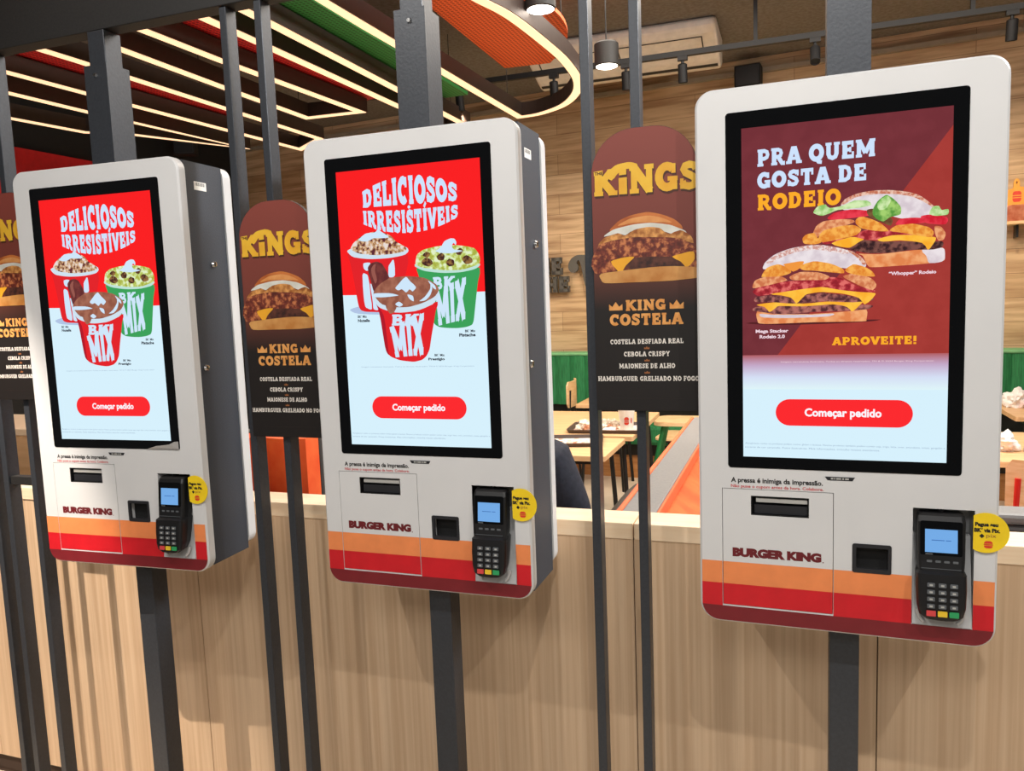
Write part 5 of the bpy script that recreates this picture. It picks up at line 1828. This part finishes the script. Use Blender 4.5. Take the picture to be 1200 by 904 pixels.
PB = (-0.155, 0.88, 0.0)
t = thing('person', 'person in a navy jacket seated with their back to the counter, hands on their lap', 'person', PB)
V = [((0, 0.00, 0.55), (0.15, 0.11)), ((0, 0.00, 0.72), (0.135, 0.10)), ((0, 0.03, 0.90), (0.145, 0.105)), ((0, 0.06, 1.035), (0.12, 0.09)), ((0, 0.09, 1.115), 0.052), ((0, 0.115, 1.175), (0.075, 0.085)), ((0, 0.125, 1.265), (0.082, 0.098)), ((0, 0.125, 1.32), (0.062, 0.075))]
E = [(i, i + 1) for i in range(7)]
def limb(pts, start):
    k = start
    for p in pts:
        V.append(p)
        E.append((k, len(V) - 1))
        k = len(V) - 1
    return k
for s in (-1, 1):
    w = limb([((s * 0.180, 0.06, 1.025), 0.056), ((s * 0.245, 0.06, 0.78), 0.046), ((s * 0.205, 0.25, 0.685), 0.036), ((s * 0.135, 0.38, 0.655), 0.025), ((s * 0.115, 0.44, 0.650), (0.034, 0.016))], 3)
    for f, (dx, ln) in enumerate(((-0.027, 0.055), (-0.009, 0.068), (0.009, 0.064), (0.026, 0.048))):
        limb([((s * 0.115 + dx, 0.465, 0.648), 0.0095), ((s * 0.115 + dx * 1.1, 0.465 + ln * 0.5, 0.648), 0.009), ((s * 0.115 + dx * 1.1, 0.465 + ln, 0.634), 0.007)], w)
    limb([((s * 0.085, 0.425, 0.652), 0.011), ((s * 0.062, 0.460, 0.648), 0.008)], w)
    limb([((s * 0.09, 0.03, 0.53), 0.085), ((s * 0.11, 0.42, 0.54), 0.060), ((s * 0.115, 0.47, 0.28), 0.048), ((s * 0.12, 0.45, 0.09), 0.036), ((s * 0.125, 0.52, 0.045), 0.036), ((s * 0.13, 0.60, 0.035), 0.028)], 0)
skin('body', V, E, 'skin', t)
J = [((0, -0.005, 0.50), (0.215, 0.145)), ((0, -0.005, 0.70), (0.215, 0.140)), ((0, 0.02, 0.88), (0.205, 0.145)), ((0, 0.05, 1.025), (0.150, 0.115)), ((0, 0.08, 1.085), (0.075, 0.07))]
Je = [(0, 1), (1, 2), (2, 3), (3, 4)]
for s in (-1, 1):
    k = len(J)
    J += [((s * 0.172, 0.055, 1.000), 0.080), ((s * 0.228, 0.05, 0.82), 0.082), ((s * 0.210, 0.20, 0.710), 0.062), ((s * 0.150, 0.35, 0.668), 0.042)]
    Je += [(3, k), (k, k + 1), (k + 1, k + 2), (k + 2, k + 3)]
skin('jacket', J, Je, 'navy_cloth', t)
Tv = [((0, 0.0, 0.56), (0.165, 0.12))]
Te = []
for s in (-1, 1):
    k = len(Tv)
    Tv += [((s * 0.095, 0.05, 0.54), 0.094), ((s * 0.112, 0.42, 0.545), 0.074), ((s * 0.117, 0.475, 0.28), 0.062), ((s * 0.122, 0.455, 0.11), 0.056)]
    Te += [(0, k), (k, k + 1), (k + 1, k + 2), (k + 2, k + 3)]
skin('trousers', Tv, Te, 'denim', t)
for s in (-1, 1):
    skin('shoe', [((s * 0.122, 0.43, 0.045), (0.042, 0.042)), ((s * 0.126, 0.54, 0.042), (0.044, 0.038)), ((s * 0.131, 0.625, 0.034), (0.034, 0.030))], [(0, 1), (1, 2)], 'shoe_white', t)
bm = bmesh.new()
bmesh.ops.create_uvsphere(bm, u_segments=28, v_segments=18, radius=1.0)
for v in bm.verts:
    c = v.co.copy()
    front = max(0.0, c.y)
    v.co = Vector((c.x * 0.098, c.y * 0.112, c.z * 0.118))
    if c.y > 0.35 and c.z < 0.45:      # open for the face
        v.co.y = 0.35 * 0.112 + (v.co.y - 0.35 * 0.112) * 0.2
me = bpy.data.meshes.new('hair')
bm.to_mesh(me)
bm.free()
me.shade_smooth()
me.materials.append(MATS['hair'])
h = bpy.data.objects.new('hair', me)
COL.objects.link(h)
h.parent = t
h.location = (0, 0.107, 1.28)
for nm, pts, mat in (('nose', [((0, 0.21, 1.26), 0.012), ((0, 0.233, 1.235), 0.014)], 'skin'),
                     ('mouth', [((-0.022, 0.211, 1.2), 0.006), ((0.022, 0.211, 1.2), 0.006)], 'print_red'),
                     ('ear', [((-0.092, 0.11, 1.255), 0.013), ((-0.094, 0.113, 1.225), 0.010)], 'skin'),
                     ('ear', [((0.092, 0.11, 1.255), 0.013), ((0.094, 0.113, 1.225), 0.010)], 'skin'),
                     ('eye', [((-0.032, 0.205, 1.267), 0.010), ((-0.029, 0.207, 1.267), 0.010)], 'paper_white'),
                     ('eye', [((0.032, 0.205, 1.267), 0.010), ((0.029, 0.207, 1.267), 0.010)], 'paper_white')):
    skin(nm, pts, [(0, 1)], mat, t, 1)
